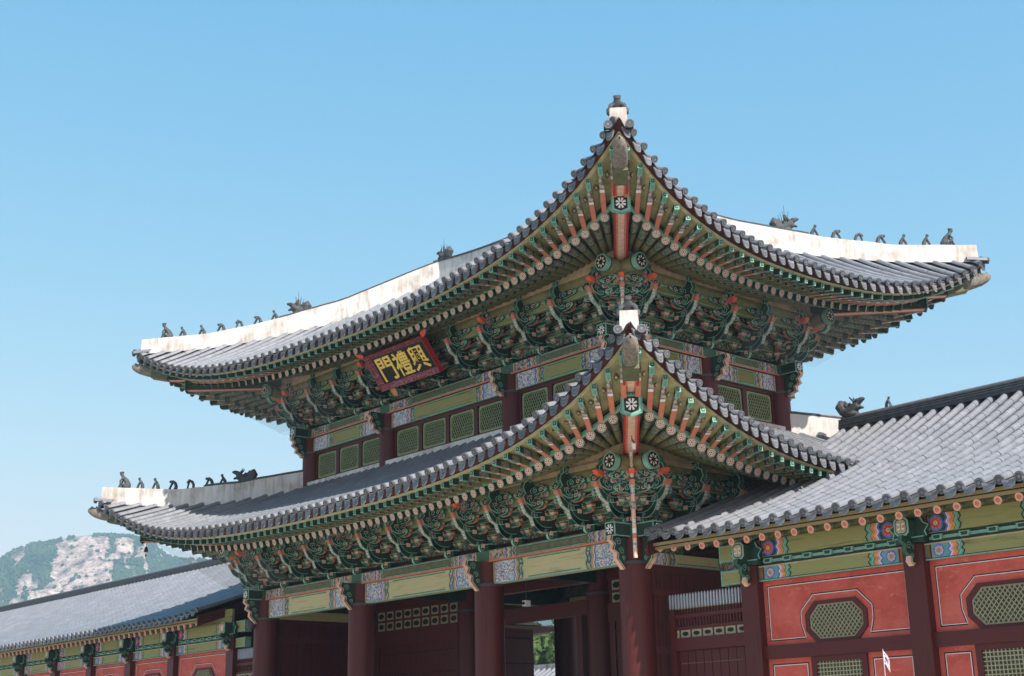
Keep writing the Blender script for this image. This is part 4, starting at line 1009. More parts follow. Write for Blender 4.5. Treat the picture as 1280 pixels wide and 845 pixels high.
def wing(name, label, right, cols, xa, xb, xend, detail):
    sx = 1 if right else -1; base = 0 if right else -L_
    X = lambda x: base+sx*x
    t = thing(name, label, 'corridor building', (X(3.2), YW, 0))
    # --- roof
    prof = []
    yr, zr, ye, ze = 8.05, 10.02, -.46, 6.22
    for i in range(13):
        f = i/12; prof.append((ye+(yr-ye)*f, ze+(zr-ze)*(.70*f+.30*f*f)))
    def zcurve(x):  # eave line lifts a touch at the gate end
        return .16*max(0, 1-abs(x-xa)/2.6)**2
    mb = MB(); sp = .42; n = int(abs(xb-xa)/sp)
    for i in range(n+1):
        x = xa+sx*(i*sp+.06 if right else i*sp+.06)
        z0 = zcurve(x)
        pts = [(x, y, z+z0*(1-k/12)) for k, (y, z) in enumerate(prof)]
        if right or i < 66: roll(mb, pts, (1, 0, 0), .098, 7 if right else 5, .4)
        else: roll(mb, pts[::2], (1, 0, 0), .098, 4, 1.2, endcap=False)
        for k, q in ((0, 0), (.5, -.06)):
            pass
        xx = [x+sp*f*sx for f in (0, .25, .5, .75, 1)]; dz = (0, -.045, -.065, -.045, 0)
        cs = [[(a, y, z+z0*(1-k/12)+d-.02) for k, (y, z) in enumerate(prof)] for a, d in zip(xx, dz)]
        if sx < 0: cs = cs[::-1]
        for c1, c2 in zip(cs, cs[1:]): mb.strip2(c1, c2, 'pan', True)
        if right or i < 66: pan_end(mb, (x+sp/2*sx, prof[0][0]-.03, prof[0][1]+z0-.03), (1, 0, 0), (0, -1, 0), sp-.1, .17)
    # back slope
    bx0, bx1 = sorted((xa, xb)); mb.add([(bx0, yr, zr), (bx1, yr, zr), (bx1, 16.6, 6.1), (bx0, 16.6, 6.1)], [(0, 1, 2, 3)], 'pan')
    part('tiled_roof', mb, t)
    rb = MB()
    xr0, xr1 = xa-sx*.08, xb
    for k, (w, z, h, m) in enumerate([(.44, -.02, .12, 'ridge_tile'), (.48, .10, .025, 'rt2'), (.40, .125, .04, 'ridge_tile'), (.46, .165, .022, 'rt2'), (.38, .187, .04, 'ridge_tile'), (.44, .227, .022, 'rt2')]):
        rb.box((min(xr0, xr1), yr-w/2, zr+z), (max(xr0, xr1), yr+w/2, zr+z+h), m)
    rb.cyl((xr0, yr, zr+.29), (xr1, yr, zr+.29), .085, .085, 12, 'rt2'); rb.cyl((xr0, yr-.16, zr+.02), (xr0+sx*.02, yr-.16, zr+.02), .09, .09, 10, 'tile2')
    part('roof_ridge', rb, t)
    # gable board and verge at the gate end
    gb = MB(); pts = prof[:]
    top = [(y, z-.08) for y, z in pts]; bot = [(y, z-.42) for y, z in pts]
    for (a, b), (c, d), (e, f), (g_, h_) in zip(top, top[1:], bot, bot[1:]): gb.box((0, 0, 0), (0, 0, 0), 'board') if False else gb.prism([(a, b), (c, d), (g_, h_), (e, f)], 0, xa-.03*sx, xa+.04*sx, 'board')
    part('verge_board', gb, t)
    gw = MB() if not right else None; xg = xa+sx*.35; (gw or MB()).prism([(YW, 5.2)]+[(y, z-.2) for y, z in pts[2:]]+[(15.6, 6.1), (15.6, 5.2)], 0, xg-.05, xg+.05, 'redy'); part('gable_wall', gw, t) if gw else None
    # --- rafters and eave boards
    n = min(97, int(abs(xb-xa-.2*sx)/.445)); proto = None
    rm = MB(); rm.cyl((0, 0, 0), (0, 1.55, .62), .078, .078, 9, 'olivez'); nn = Vector((0, -1, -.4)).normalized()
    rm.cyl(nn*.0, -nn*.25, .081, .081, 10, 'motd'); rm.ring((0, 0, 0), nn, 0, .088, 12, 'disc2', .004)
    for i in range(8):
        a = i*math.pi/4; rm.ring(Vector((math.cos(a)*.064, -math.sin(a)*.0, math.sin(a)*.064)), nn, 0, .026, 6, 'disc2', .007)
    rm.ring((0, 0, 0), nn, .030, .042, 10, 'crimson', .009); rm.ring((0, 0, 0), nn, 0, .015, 6, 'crimson', .009)
    rme = rm.mesh('round_rafter')
    for i in range(n):
        x = xa+sx*(.16+i*.445)
        part('round_rafter', rme, t, Matrix.Translation((x, -.17, 5.885+zcurve(x)*.8)))
    eb = MB(); a, b = sorted((xa, xb))
    zc = zcurve(a)*.5
    eb.box((a, -.2, 5.965), (b, -.14, 6.03), 'ochre2'); eb.box((a, -.235, 6.03), (b, -.15, 6.05), 'black'); eb.box((a, -.27, 6.05), (b, -.2, 6.12), 'ochre2')
    eb.add([(a, -.16, 5.98), (b, -.16, 5.98), (b, 1.6, 6.70), (a, 1.6, 6.70)], [(0, 1, 2, 3)], 'olive')
    # small painted panels between the rafter ends
    part('eave_board', eb, t)
    # --- bays
    edges = [0.33]+cols
    for ci, cx in enumerate(cols):
        x = X(cx); mb = MB(); mb.box((x-.24, YW-.24, .3), (x+.24, YW+.24, 5.36), 'red'); part('column', mb, t)
        # head bracket: curled plate with an octagonal beam end
        hb = MB()
        pr = [(YW-.2, 5.0), (YW-.32, 4.92), (YW-.42, 5.0), (YW-.38, 5.12), (YW-.52, 5.2), (YW-.5, 5.34), (YW-.66, 5.4), (YW-.62, 5.52), (YW-.2, 5.52)]
        hb.prism(pr, 0, x-.05, x+.05, 'dgreen', 'green'); hb.prism([(YW-.2, 4.99), (YW-.32, 4.91), (YW-.43, 5.0), (YW-.39, 5.11), (YW-.34, 5.11), (YW-.34, 5.0), (YW-.3, 4.97)], 0, x-.055, x+.055, 'pale', 'pale')
        for s in (-1, 1):
            for (y, z, r) in ((YW-.34, 5.1, .08), (YW-.42, 5.32, .1), (YW-.25, 5.3, .07)): spiral(hb, y, z, r, x+s*.0575, 1.4, 12, 'mint', .018, s)
        hb.box((x-.34, YW-.3, 5.38), (x+.34, YW-.16, 5.5), 'dgreen'); hb.box((x-.35, YW-.305, 5.48), (x+.35, YW-.3, 5.505), 'mint')
        for s in (-1, 1):
            hb.prism([(x+s*.08, 5.5), (x+s*.42, 5.5), (x+s*.38, 5.6), (x+s*.48, 5.72), (x+s*.36, 5.78), (x+s*.3, 5.9), (x+s*.08, 5.9)], 1, YW-.28, YW-.2, 'dgreen')
            A = [(x+s*.42, YW-.284, 5.5), (x+s*.38, YW-.284, 5.6), (x+s*.48, YW-.284, 5.72), (x+s*.36, YW-.284, 5.78), (x+s*.3, YW-.284, 5.9)]
            hb.strip2(A, [(p[0]-s*.03, p[1], p[2]-.005) for p in A], 'mint')
        o8 = octagon(x, 5.70, .17, .19, .07); hb.prism(o8, 1, YW-.55, YW-.2, 'dgreen'); hb.prism(octagon(x, 5.70, .172, .192, .07), 1, YW-.56, YW-.545, 'mint')
        hb.prism(octagon(x, 5.70, .135, .155, .055), 1, YW-.566, YW-.559, 'dgreen'); hb.prism(octagon(x, 5.70, .115, .135, .045), 1, YW-.57, YW-.565, 'tan')
        for s in (-1, 1):
            for q in (-1, 1):
                hb.box((x+s*.03, YW-.574, 5.70+q*.05-.012), (x+s*.085, YW-.569, 5.70+q*.05+.012), 'white'); hb.box((x+s*.03-.01, YW-.574, 5.70+q*.02-.03), (x+s*.03+.01, YW-.569, 5.70+q*.02+.03), 'white')
        part('head_bracket', hb, t)
    for bi, (c0, c1) in enumerate(zip(edges, edges[1:])):
        x0, x1 = sorted((X(c0), X(c1))); first = bi == 0
        a, b = x0+.24, x1-.24; w = b-a
        fine = detail and bi < 4
        # beams
        bm = MB(); F = lambda p: Vector((p[0], YW-p[1], p[2]))
        if first:
            if right: a2, b2 = a+1.72, b
            else: a2, b2 = a, b-1.72
            bm.box((a2, YW-.14, 5.02), (b2, YW+.1, 5.34), 'olive')
            for z in (5.02, 5.31): bm.box((a2, YW-.147, z), (b2, YW-.14, z+.03), 'mint')
            e = a2 if right else b2; bm.box((e-.02, YW-.15, 5.0), (e+.02, YW+.1, 5.36), 'mint')
            bm.box((a2, YW-.16, 5.55), (b2, YW+.1, 5.93), 'olive'); bm.box((e-.02, YW-.17, 5.53), (e+.02, YW+.1, 5.95), 'mint')
            for z in (5.55, 5.90): bm.box((a2, YW-.167, z), (b2, YW-.16, z+.03), 'mint')
            part('painted_beam', bm, t)
        else:
            bm.box((a, YW-.14, 5.02), (b, YW+.1, 5.34), 'olive'); bm.box((a, YW-.15, 5.005), (b, YW-.12, 5.03), 'mint'); bm.box((a, YW-.15, 5.32), (b, YW-.1, 5.35), 'tan'); bm.box((a, YW-.146, 5.03), (b, YW-.14, 5.045), 'black')
            bm2 = MB(); bm2.box((x0, YW-.16, 5.55), (x1, YW+.1, 5.93), 'olive'); bm2.box((a, YW-.08, 5.36), (b, YW, 5.55), 'dgreen')
            bm2.box((a+.1, YW-.10, 5.42), (b-.1, YW-.08, 5.50), 'mint'); bm2.box((a+.1, YW-.103, 5.485), (b-.1, YW-.10, 5.50), 'black')
            k = max(3, int(w/.55))
            for i in range(k):
                xx = a+w*(i+.5)/k; bm2.prism([(xx-.12, 5.51), (xx-.1, 5.40), (xx+.1, 5.40), (xx+.12, 5.51)], 1, YW-.16, YW-.1, 'mint'); bm2.prism([(xx-.08, 5.49), (xx-.065, 5.425), (xx+.065, 5.425), (xx+.08, 5.49)], 1, YW-.165, YW-.16, 'dgreen')
            for e, s in ((a, 1), (b, -1)):
                for (bb, z0, z1, yy, kd, ex) in ((bm, 5.045, 5.32, YW-.14, 1, 0), (bm2, 5.56, 5.92, YW-.16, 0, 0)):
                    h = z1-z0
                    def band(u, v, col, zig=.05):
                        zz = [(0, 0), (zig, .28), (-zig*.2, .5), (zig, .72), (0, 1)] if zig else [(0, 0), (0, 1)]
                        A = [(e+s*(u+(dx if u > .1 else 0)), yy-.006, z0+h*f) for dx, f in zz]; B = [(e+s*(v+dx), yy-.006, z0+h*f) for dx, f in zz]
                        bb.strip2(A, B, col, s < 0)
                    if fine:
                        band(0, .1, 'dolive', 0); band(.1, .12, 'crimson', 0); band(.12, .15, 'black', 0); band(.15, .52, 'teal2' if kd else 'dgreen'); 
                        u = .52
                        for col, ww in (('blue', .05), ('white', .02), ('pink', .06), ('lotus', .02), ('orange', .06), ('black', .015), ('mint', .05), ('teal', .05), ('black', .03)): band(u, u+ww, col); u += ww
                        flower(bb, e+s*.33, z0+h*.5, h*.38, yy-.008, kd)
                    else:
                        band(0, .5, 'motp'); band(.5, .6, 'blue'); band(.6, .7, 'orange'); band(.7, .8, 'mint')
            part('painted_beam', bm, t); part('painted_beam', bm2, t)
        # mid rail and lower rail
        rl = MB(); rl.box((a, YW-.13, 3.27), (b, YW+.1, 3.56), 'redx')
        if first:
            rl2 = MB(); rl2.box((a, YW-.13, 3.62), (b, YW+.1, 3.91), 'redx'); part('wall_rail', rl2, t)
            gr = MB(); g0, g1 = (a-.1, b) 
            k = int((g1-g0)/.094)
            for i in range(k):
                xx = g0+(g1-g0)*(i+.5)/k
                gr.box((xx-.021, YW-.06, 4.45), (xx+.021, YW-.02, 4.62), 'red'); gr.box((xx-.019, YW-.06, 4.62), (xx+.019, YW-.02, 4.92), 'palewood'); gr.prism([(xx-.019, 4.92), (xx+.019, 4.92), (xx, 4.97)], 1, YW-.06, YW-.02, 'palewood')
                gr.box((xx-.022, YW-.062, 4.60), (xx+.022, YW-.018, 4.63), 'ventb')
                gr.box((xx-.02, YW-.06, 4.17), (xx+.02, YW-.02, 4.38), 'redx')
            gr.box((g0, YW-.1, 4.38), (g1, YW+.02, 4.47), 'redx'); gr.box((g0, YW-.1, 4.11), (g1, YW+.02, 4.18), 'redx')
            part('baluster_grille', gr, t)
            vp = MB(); vp.box((g0, YW-.05, 3.9), (g1, YW+.02, 4.12), 'redx'); k = 7
            for i in range(k):
                xx = g0+(g1-g0)*(i+.5)/k; vp.box((xx-.145, YW-.075, 3.92), (xx+.145, YW-.05, 4.10), 'ventb')
                vp.prism([(xx+.10*math.cos(q*math.pi/6), 4.01+.05*math.sin(q*math.pi/6)) for q in range(12)], 1, YW-.08, YW-.075, 'black')
            part('vent_panel', vp, t)
            dl = MB(); dl.box((a+.15, YW-.03, .4), (b-.1, YW+.05, 3.62), 'board')
            k = 8
            for i in range(k): dl.box((a+.2+(w-.35)*i/k, YW-.05, .4), (a+.2+(w-.35)*(i+1)/k-.02, YW-.03, 3.6), 'red')
            for i in range(26): dl.cyl((a+.25+i*(w-.5)/25, YW-.05, 3.32), (a+.25+i*(w-.5)/25, YW-.065, 3.32), .012, .008, 5, 'ventb')
            part('door', dl, t)
            jm = MB(); xx = a-.02 if right else b-.16; jm.box((xx, YW-.14, .3), (xx+.17, YW+.08, 4.6), 'red'); part('door_jamb', jm, t)
            part('wall_rail', rl, t) if False else None
            continue
        part('wall_rail', rl, t)
        pn = MB(); pn.box((a, YW-.02, 3.56), (b, YW+.06, 5.03), 'coral')
        cx = (a+b)/2; hw, hh, cut = .81, .45, .27
        # painted border: black line with white line inside, stepping round the window
        d = .14
        def outline(o, wd, col, yy):
            top = 5.0-o; l, r_ = a+o, b-o; bt = 3.56+o; q = .16+(.04-o*.0)
            e = o-.1
            poly = [(cx-hw+cut-.34+e, bt), (l, bt), (l, top), (r_, top), (r_, bt), (cx+hw-cut+.34-e, bt), (cx+hw+.16-e, 3.56+.42), (cx+hw+.16-e, 4.0+hh-cut+.08), (cx+hw-cut+.06-e*.4, 4.0+hh+.18-e), (cx-hw+cut-.06+e*.4, 4.0+hh+.18-e), (cx-hw-.16+e, 4.0+hh-cut+.08), (cx-hw-.16+e, 3.56+.42)]
            n = len(poly); ar = sum(poly[i][0]*poly[(i+1) % n][1]-poly[(i+1) % n][0]*poly[i][1] for i in range(n))
            for i in range(n):
                p, q2 = poly[i], poly[(i+1) % n]; L = math.hypot(q2[0]-p[0], q2[1]-p[1]) or 1; nx, nz = -(q2[1]-p[1])/L*wd/2, (q2[0]-p[0])/L*wd/2; ux, uz = (q2[0]-p[0])/L*wd/2, (q2[1]-p[1])/L*wd/2
                pn.prism([(p[0]-nx-ux, p[1]-nz-uz), (q2[0]-nx+ux, q2[1]-nz+uz), (q2[0]+nx+ux, q2[1]+nz+uz), (p[0]+nx-ux, p[1]+nz-uz)], 1, yy-.003, YW-.0205-.0003*i, col)
        if bi < 7:
            outline(.115, .022, 'black', YW-.021); outline(.135, .013, 'white', YW-.025)
        part('wall_panel', pn, t)
        # octagonal window
        if bi < 8:
            wf = MB(); frame_poly(wf, octagon(0, 0, hw, hh, cut), octagon(0, 0, hw-.11, hh-.08, cut-.03), -.07, .06, 'redx'); wm = Matrix.Translation((cx, YW, 4.0)) @ Matrix.Rotation(math.pi, 4, 'Z')
            wn = part('octagonal_window', wf, t, wm)
            wi = MB(); frame_poly(wi, octagon(0, 0, hw-.11, hh-.08, cut-.03), octagon(0, 0, hw-.15, hh-.11, cut-.04), -.05, .03, 'ventb'); part('inner_frame', wi, wn, wm)
            part('lattice', lattice(octagon(0, 0, hw-.15, hh-.11, cut-.04), .082, .015, 'lattice2', (R(50), R(130)), .055, .016, 'backing', .02), wn, wm)
        # lower panels and square lattice
        q = .58
        for p0, p1 in ((a, cx-q-.14), (cx+q+.14, b)):
            lp = MB(); lp.box((p0, YW-.02, 1.6), (p1, YW+.06, 3.27), 'coral')
            if bi < 7:
                for o, wd, col, yy in ((.11, .022, 'black', YW-.0225), (.14, .014, 'white', YW-.026)):
                    for (u0, u1, v0, v1) in ((p0+o, p1-o, 3.27-o-wd, 3.27-o), (p0+o, p0+o+wd, 1.7, 3.27-o-wd-.001), (p1-o-wd, p1-o, 1.7, 3.27-o-wd-.001)): lp.box((u0, yy, v0), (u1, YW-.02, v1), col)
            part('lower_panel', lp, t)
        lw = MB(); frame_poly(lw, [(-q-.14, -1), (q+.14, -1), (q+.14, .118), (-q-.14, .118)], [(-q, -.95), (q, -.95), (q, 0), (-q, 0)], -.08, .08, 'redx'); lm = Matrix.Translation((cx, YW, 3.15)) @ Matrix.Rotation(math.pi, 4, 'Z')
        if bi < 6:
            lo = part('lattice_window', lw, t, lm)
            part('lattice', lattice([(-q, -.95), (q, -.95), (q, 0), (-q, 0)], .085, .02, 'lattice2', (0, R(90)), .055, .016, 'backing', .02), lo, lm)
    up = MB(); up.box((min(X(3.4), X(cols[-1])), YW-.05, 5.9), (max(X(2.9) if False else X(3.0), X(cols[-1])) if right else X(3.4), YW+.05, 6.42), 'olive'); part('eave_infill', up, t)
    bw = MB(); bw.box((min(X(.4), X(cols[-1])), 15.3, .3), (max(X(.4), X(cols[-1])) if right else -28, 15.45, 6.2), 'coral'); bw.box((min(X(.4), X(cols[-1])), 1.4, 6.0), (max(X(.4), X(cols[-1])), 15, 6.05), 'dark'); part('light_stop_wall', bw, t)  # unseen rear wall slab added to stop light, with a dark ceiling sheet
    bs = MB(); bs.box((min(X(.4), X(cols[-1])), YW-.3, .0), (max(X(.4), X(cols[-1])), 15.6, .5), 'pave'); part('stone_base', bs, t)
    return t
M['rt2'] = paint('ridge_tile_edge', (.12, .122, .13), .5, .3, 6); M['ochre2'] = woodpaint('weathered_ochre', (.33, .25, .12), (.15, .11, .06), 0)
M['disc2'] = paint('coral_flower_paint', (.74, .36, .25), .6, .15, 20)
M['teal2'] = paint('pale_teal_paint', (.13, .3, .3), .6, .2, 12)
M['palewood'] = paint('pale_blue_grey_baluster', (.40, .43, .5), .6, .15, 20)
M['lattice2'] = paint('pale_tan_lattice', (.36, .34, .21), .6, .2, 14)
M['backing'] = paint('paper_backing', (.085, .07, .045), .8, .3, 6)
cols = [3.16, 7.52, 11.14, 14.76]
wing('tiled_corridor', 'long corridor with coral walls and octagonal lattice windows right of the gate', True, cols, .85, 15.4, 15.4, True)
cl = [3.16, 7.56]
while cl[-1] < 48: cl.append(cl[-1]+3.6)
wing('tiled_corridor', 'long corridor left of the gate, its grey roof half shaded, running below the rocky mountain', False, cl, -L_-3.94, -66, -66, True)

# ------------------------------------------------------------------ clay figures and dragon heads
def blob_mesh(parts, name, vox=.018):
    mb = MB()
    for p in parts:
        if p[0] == 's':
            _, c, r = p; c = Vector(c); vs = []; n, m_ = 10, 7
            for i in range(1, m_):
                th = math.pi*i/m_
                for j in range(n): ph = 2*math.pi*j/n; vs.append((c.x+r[0]*math.sin(th)*math.cos(ph), c.y+r[1]*math.sin(th)*math.sin(ph), c.z+r[2]*math.cos(th)))
            vs += [(c.x, c.y, c.z+r[2]), (c.x, c.y, c.z-r[2])]; k = (m_-1)*n
            fs = [(i*n+j, (i+1)*n+j, (i+1)*n+(j+1) % n, i*n+(j+1) % n) for i in range(m_-2) for j in range(n)]+[(k, j, (j+1) % n) for j in range(n)]+[(k+1, (m_-2)*n+(j+1) % n, (m_-2)*n+j) for j in range(n)]
            mb.add(vs, fs, 'clay', True)
        else:
            _, pts, rs = p; mb.tube(pts, 0, 8, 'clay', True, rs)
    o = bpy.data.objects.new('tmp', mb.mesh('tmp')); COL.objects.link(o)
    md = o.modifiers.new('r', 'REMESH'); md.mode = 'VOXEL'; md.voxel_size = vox
    m2 = o.modifiers.new('s', 'SMOOTH'); m2.iterations = 1; m2.factor = .35
    dg = bpy.context.evaluated_depsgraph_get(); me = bpy.data.meshes.new_from_object(o.evaluated_get(dg)); me.name = name
    for pl in me.polygons: pl.use_smooth = True
    me.materials.clear(); me.materials.append(M['clay']); bpy.data.objects.remove(o); return me
# local: +X is outwards along the ridge, Z up, base at 0
crouch = [  # stooping beast: front legs planted forward, back arched
    [('t', [(-.10, 0, .02), (-.11, .0, .14), (-.07, 0, .25), (.0, 0, .31), (.07, 0, .28)], [.055, .06, .055, .05, .045]), ('s', (.08, 0, .30), (.055, .05, .05)), ('t', [(.02, .04, .26), (.08, .05, .13), (.12, .05, .02)], [.028, .022, .028]), ('t', [(.02, -.04, .26), (.08, -.05, .13), (.12, -.05, .02)], [.028, .022, .028]), ('s', (-.09, 0, .06), (.07, .08, .06))],
    [('t', [(-.09, 0, .03), (-.08, 0, .16), (-.02, 0, .27), (.02, 0, .33)], [.065, .06, .045, .035]), ('s', (.03, 0, .36), (.05, .045, .05)), ('t', [(.0, .04, .26), (.06, .05, .14), (.09, .05, .02)], [.026, .022, .028]), ('t', [(.0, -.04, .26), (.06, -.05, .14), (.09, -.05, .02)], [.026, .022, .028]), ('t', [(.03, 0, .38), (-.01, 0, .42)], [.018, .01])],
    [('t', [(-.12, 0, .02), (-.13, 0, .15), (-.08, 0, .26), (.0, 0, .30), (.06, 0, .27), (.10, 0, .22)], [.045, .05, .05, .045, .04, .03]), ('t', [(.02, .035, .27), (.06, .04, .12), (.07, .04, .01)], [.026, .02, .026]), ('t', [(.02, -.035, .27), (.06, -.04, .12), (.07, -.04, .01)], [.026, .02, .026]), ('t', [(.04, .03, .31), (.02, .04, .37)], [.015, .008])],
]
seated = [('t', [(-.14, 0, .03), (-.15, 0, .12), (-.08, 0, .25), (.02, 0, .36), (.05, 0, .42)], [.09, .09, .08, .06, .045]), ('s', (.07, 0, .46), (.065, .05, .055)), ('s', (.06, 0, .515), (.08, .06, .02)), ('t', [(.0, .07, .33), (.08, .09, .22), (.06, .08, .14)], [.035, .03, .03]), ('t', [(.0, -.07, .33), (.08, -.09, .22), (.06, -.08, .14)], [.035, .03, .03]), ('t', [(-.1, .09, .06), (.05, .1, .16), (.1, .09, .02)], [.05, .045, .04]), ('t', [(-.1, -.09, .06), (.05, -.1, .16), (.1, -.09, .02)], [.05, .045, .04]), ('s', (-.1, 0, .05), (.12, .12, .06))]
fmesh = [blob_mesh(p, 'clay_figure') for p in crouch]; smesh = blob_mesh(seated, 'clay_figure')
dragon_parts = [('t', [(-.1, 0, .05), (-.2, 0, .14), (-.27, 0, .27), (-.26, 0, .4)], [.1, .12, .13, .04]), ('t', [(-.12, 0, .1), (.02, 0, .14), (.16, 0, .24)], [.12, .11, .09]), ('t', [(.12, 0, .26), (.26, 0, .33), (.34, 0, .34)], [.085, .06, .03]), ('t', [(.1, 0, .16), (.22, 0, .17), (.30, 0, .14)], [.07, .045, .025]), ('s', (-.02, 0, .05), (.2, .12, .07)), ('t', [(.1, .05, .3), (.02, .07, .4), (.0, .07, .46)], [.03, .02, .008]), ('t', [(.1, -.05, .3), (.02, -.07, .4), (.0, -.07, .46)], [.03, .02, .008]), ('s', (.18, .06, .33), (.03, .03, .03)), ('s', (.18, -.06, .33), (.03, .03, .03)),
    ('t', [(-.14, 0, .2), (-.12, 0, .3), (-.16, 0, .38)], [.05, .04, .015]), ('t', [(.0, 0, .2), (-.04, 0, .32)], [.06, .02])]
dmesh = blob_mesh(dragon_parts, 'dragon_head', .02)
def spikes():
    mb = MB()
    for dx, dy, h in ((0, 0, .52), (-.1, .04, .26), (.1, -.04, .28), (-.05, -.08, .24), (.06, .08, .24), (-.16, 0, .16)):
        mb.cyl((dx*.4, dy*.4, .2), (dx, dy, .36+h*.7), .012, .004, 5, 'dgrey')
    mb.cyl((0, 0, .18), (0, 0, .46), .035, .028, 7, 'dgrey'); return mb.mesh('bird_spikes')
spm = spikes()
def diagmat(P, c, u, flip=False, sc=1.0):
    dv = (diag(P, c, 1, 0)-diag(P, c, 0, 0)).normalized()
    if flip: dv = -dv
    z = lerp_table(P['ridge'], u); z2 = lerp_table(P['ridge'], u+.2); p = diag(P, c, u, z-.012)
    return Matrix(((dv.x*sc, -dv.y*sc, 0, p.x), (dv.y*sc, dv.x*sc, 0, p.y), (0, 0, sc, p.z), (0, 0, 0, 1)))
ORD = ['second', 'third', 'fourth', 'fifth', 'sixth', 'seventh']
def u_at(P, c, px):   # distance along the ridge whose top falls at image column px (of 1280)
    best = None
    for i in range(-330, 450):
        u = i/100; d = diag(P, c, u, lerp_table(P['ridge'], u))-CAM; x = 640+1710.34*d.dot(cr)/d.dot(cf)
        if best is None or abs(x-px) < best[0]: best = (abs(x-px), u)
    return best[1]
ROWS = [('upper left roof ridge', UP, 1, [207, 228, 252, 276, 298, 322, 343], 373, [1, 1, 0, 2, 0, 1], True),
        ('upper right roof ridge', UP, 2, [1187, 1159, 1130, 1102, 1075, 1046, 1019], 982, [1, 1, 0, 2, 0, 1], True),
        ('lower left roof ridge', LOW, 1, [154, 175, 194, 216, 237, 261, 278], 305, [1, 1, 0, 2, 0, 1], False)]
for nm, P, c, pxs, dpx, kinds, sp in ROWS:
    grp = 'clay figures on the '+nm
    for i, px in enumerate(pxs):
        mt = diagmat(P, c, u_at(P, c, px), False, 1.15 if i == 0 else 1.05)
        o = link('roof_figure', smesh if i == 0 else fmesh[kinds[i-1]], None, mt)
        tag(o, f'seated dark clay figure in a flat hat, outermost on the {nm}' if i == 0 else f'small crouching clay figure, {ORD[i-1]} from the outer end of the {nm}', 'roof figure', grp)
    mt = diagmat(P, c, u_at(P, c, dpx), False, 1.25)
    o = link('dragon_head', dmesh, None, mt); tag(o, f'dark clay dragon head behind the row of figures on the {nm}', 'roof ornament')
    if sp: part('bird_spikes', spm, o, mt)
for P, nm in ((UP, 'uppermost'), (LOW, 'lower')):
    mt = diagmat(P, 0, P['ridge'][0][0]-.3, False, .95) @ Matrix.Diagonal((.9, 2.0, .95, 1)); o = link('roof_figure', smesh, None, mt); tag(o, f'seated clay figure facing the viewer on the near tip of the {nm} roof', 'roof figure')
# ridge-end dragon on the main ridge and on the right corridor
h = L_/2-S_-3.25
mt = Matrix.Translation((CX-h+.1, CY, 18.22)) @ Matrix.Rotation(math.pi, 4, 'Z') @ Matrix.Scale(1.2, 4); o = link('dragon_head', dmesh, None, mt); tag(o, 'dark clay dragon head with tall bird spikes at the left end of the main ridge', 'roof ornament'); part('bird_spikes', spm, o, mt)
mt = Matrix.Translation((1.12, 8.05, 10.34)) @ Matrix.Scale(1.35, 4)
dragon2 = link('dragon_head', dmesh, None, mt); tag(dragon2, 'grey clay dragon head on the ridge end of the right corridor, facing right', 'roof ornament')
mt = Matrix.Translation((2.35, 9.3, 10.2)) @ Matrix.Scale(.8, 4); o = link('roof_figure', fmesh[1], None, mt); o.location.y = 8.05; o.location.z = 10.36; tag(o, 'tiny clay figure peeking over the ridge of the right corridor', 'roof figure')

# ------------------------------------------------------------------ small fittings
def chime(loc, label, s=1):
    t = thing('wind_chime', label, 'wind chime', loc); mt = WM[t.name]; mb = MB()
    mb.cyl((0, 0, 0), (0, 0, -.12), .008, .008, 6, 'dgrey'); mb.tube([(0, 0, -.1), (0, 0, -.14), (0, 0, -.24), (0, 0, -.27)], 0, 10, 'board', True, [.02, .055, .07, .08]); part('bell', mb, t, mt)
    m2 = MB(); m2.cyl((0, 0, -.27), (0, 0, -.36), .006, .006, 5, 'dgrey'); m2.box((-.05, -.004, -.44), (.05, .004, -.36), 'board'); part('clapper_plate', m2, t, mt)
chime(diag(LOW, 1, 3.02, 8.42), 'small rusty wind chime hanging from the lower left eave corner')
lt = thing('floodlight', 'round dark lamp fixed to the left end column under the lower eave', 'lamp', (-L_-.15, -.5, 5.62)); mb = MB()
mb.tube([(0, 0, .12), (0, 0, .05), (0, 0, -.12), (0, 0, -.22)], 0, 12, 'dgrey', True, [.05, .13, .15, .06]); mb.cyl((0, .02, .05), (.05, .16, .2), .03, .03, 8, 'dgrey'); part('housing', mb, lt, WM[lt.name])
sc_ = thing('security_camera', 'small white security camera on a bracket under the lower eave', 'camera', (-5.18, 1.0, 5.3)); mb = MB(); mb.box((-.07, -.09, -.1), (.07, .09, .06), 'white'); mb.cyl((0, -.09, -.02), (0, -.12, -.02), .04, .04, 10, 'black'); part('body', mb, sc_, WM[sc_.name])
mb = MB(); mb.cyl((0, 0, .05), (0, 0, 1.1), .015, .015, 6, 'dgrey'); part('hanging_rod', mb, sc_, WM[sc_.name])
q = diag(LOW, 0, 2.25, 8.27); lp = thing('hanging_lamp', 'tiny white lamp hanging under the near lower corner beam', 'lamp', q); mb = MB(); mb.cyl((0, 0, 0), (0, 0, -.12), .01, .01, 6, 'dgrey'); mb.tube([(.0, 0, -.1), (.06, .0, -.16), (.05, 0, -.2)], .02, 6, 'dgrey'); part('hook', mb, lp, WM[lp.name]); mb = MB(); mb.cyl((.05, 0, -.2), (.05, 0, -.33), .05, .04, 10, 'white'); part('lamp_body', mb, lp, WM[lp.name])

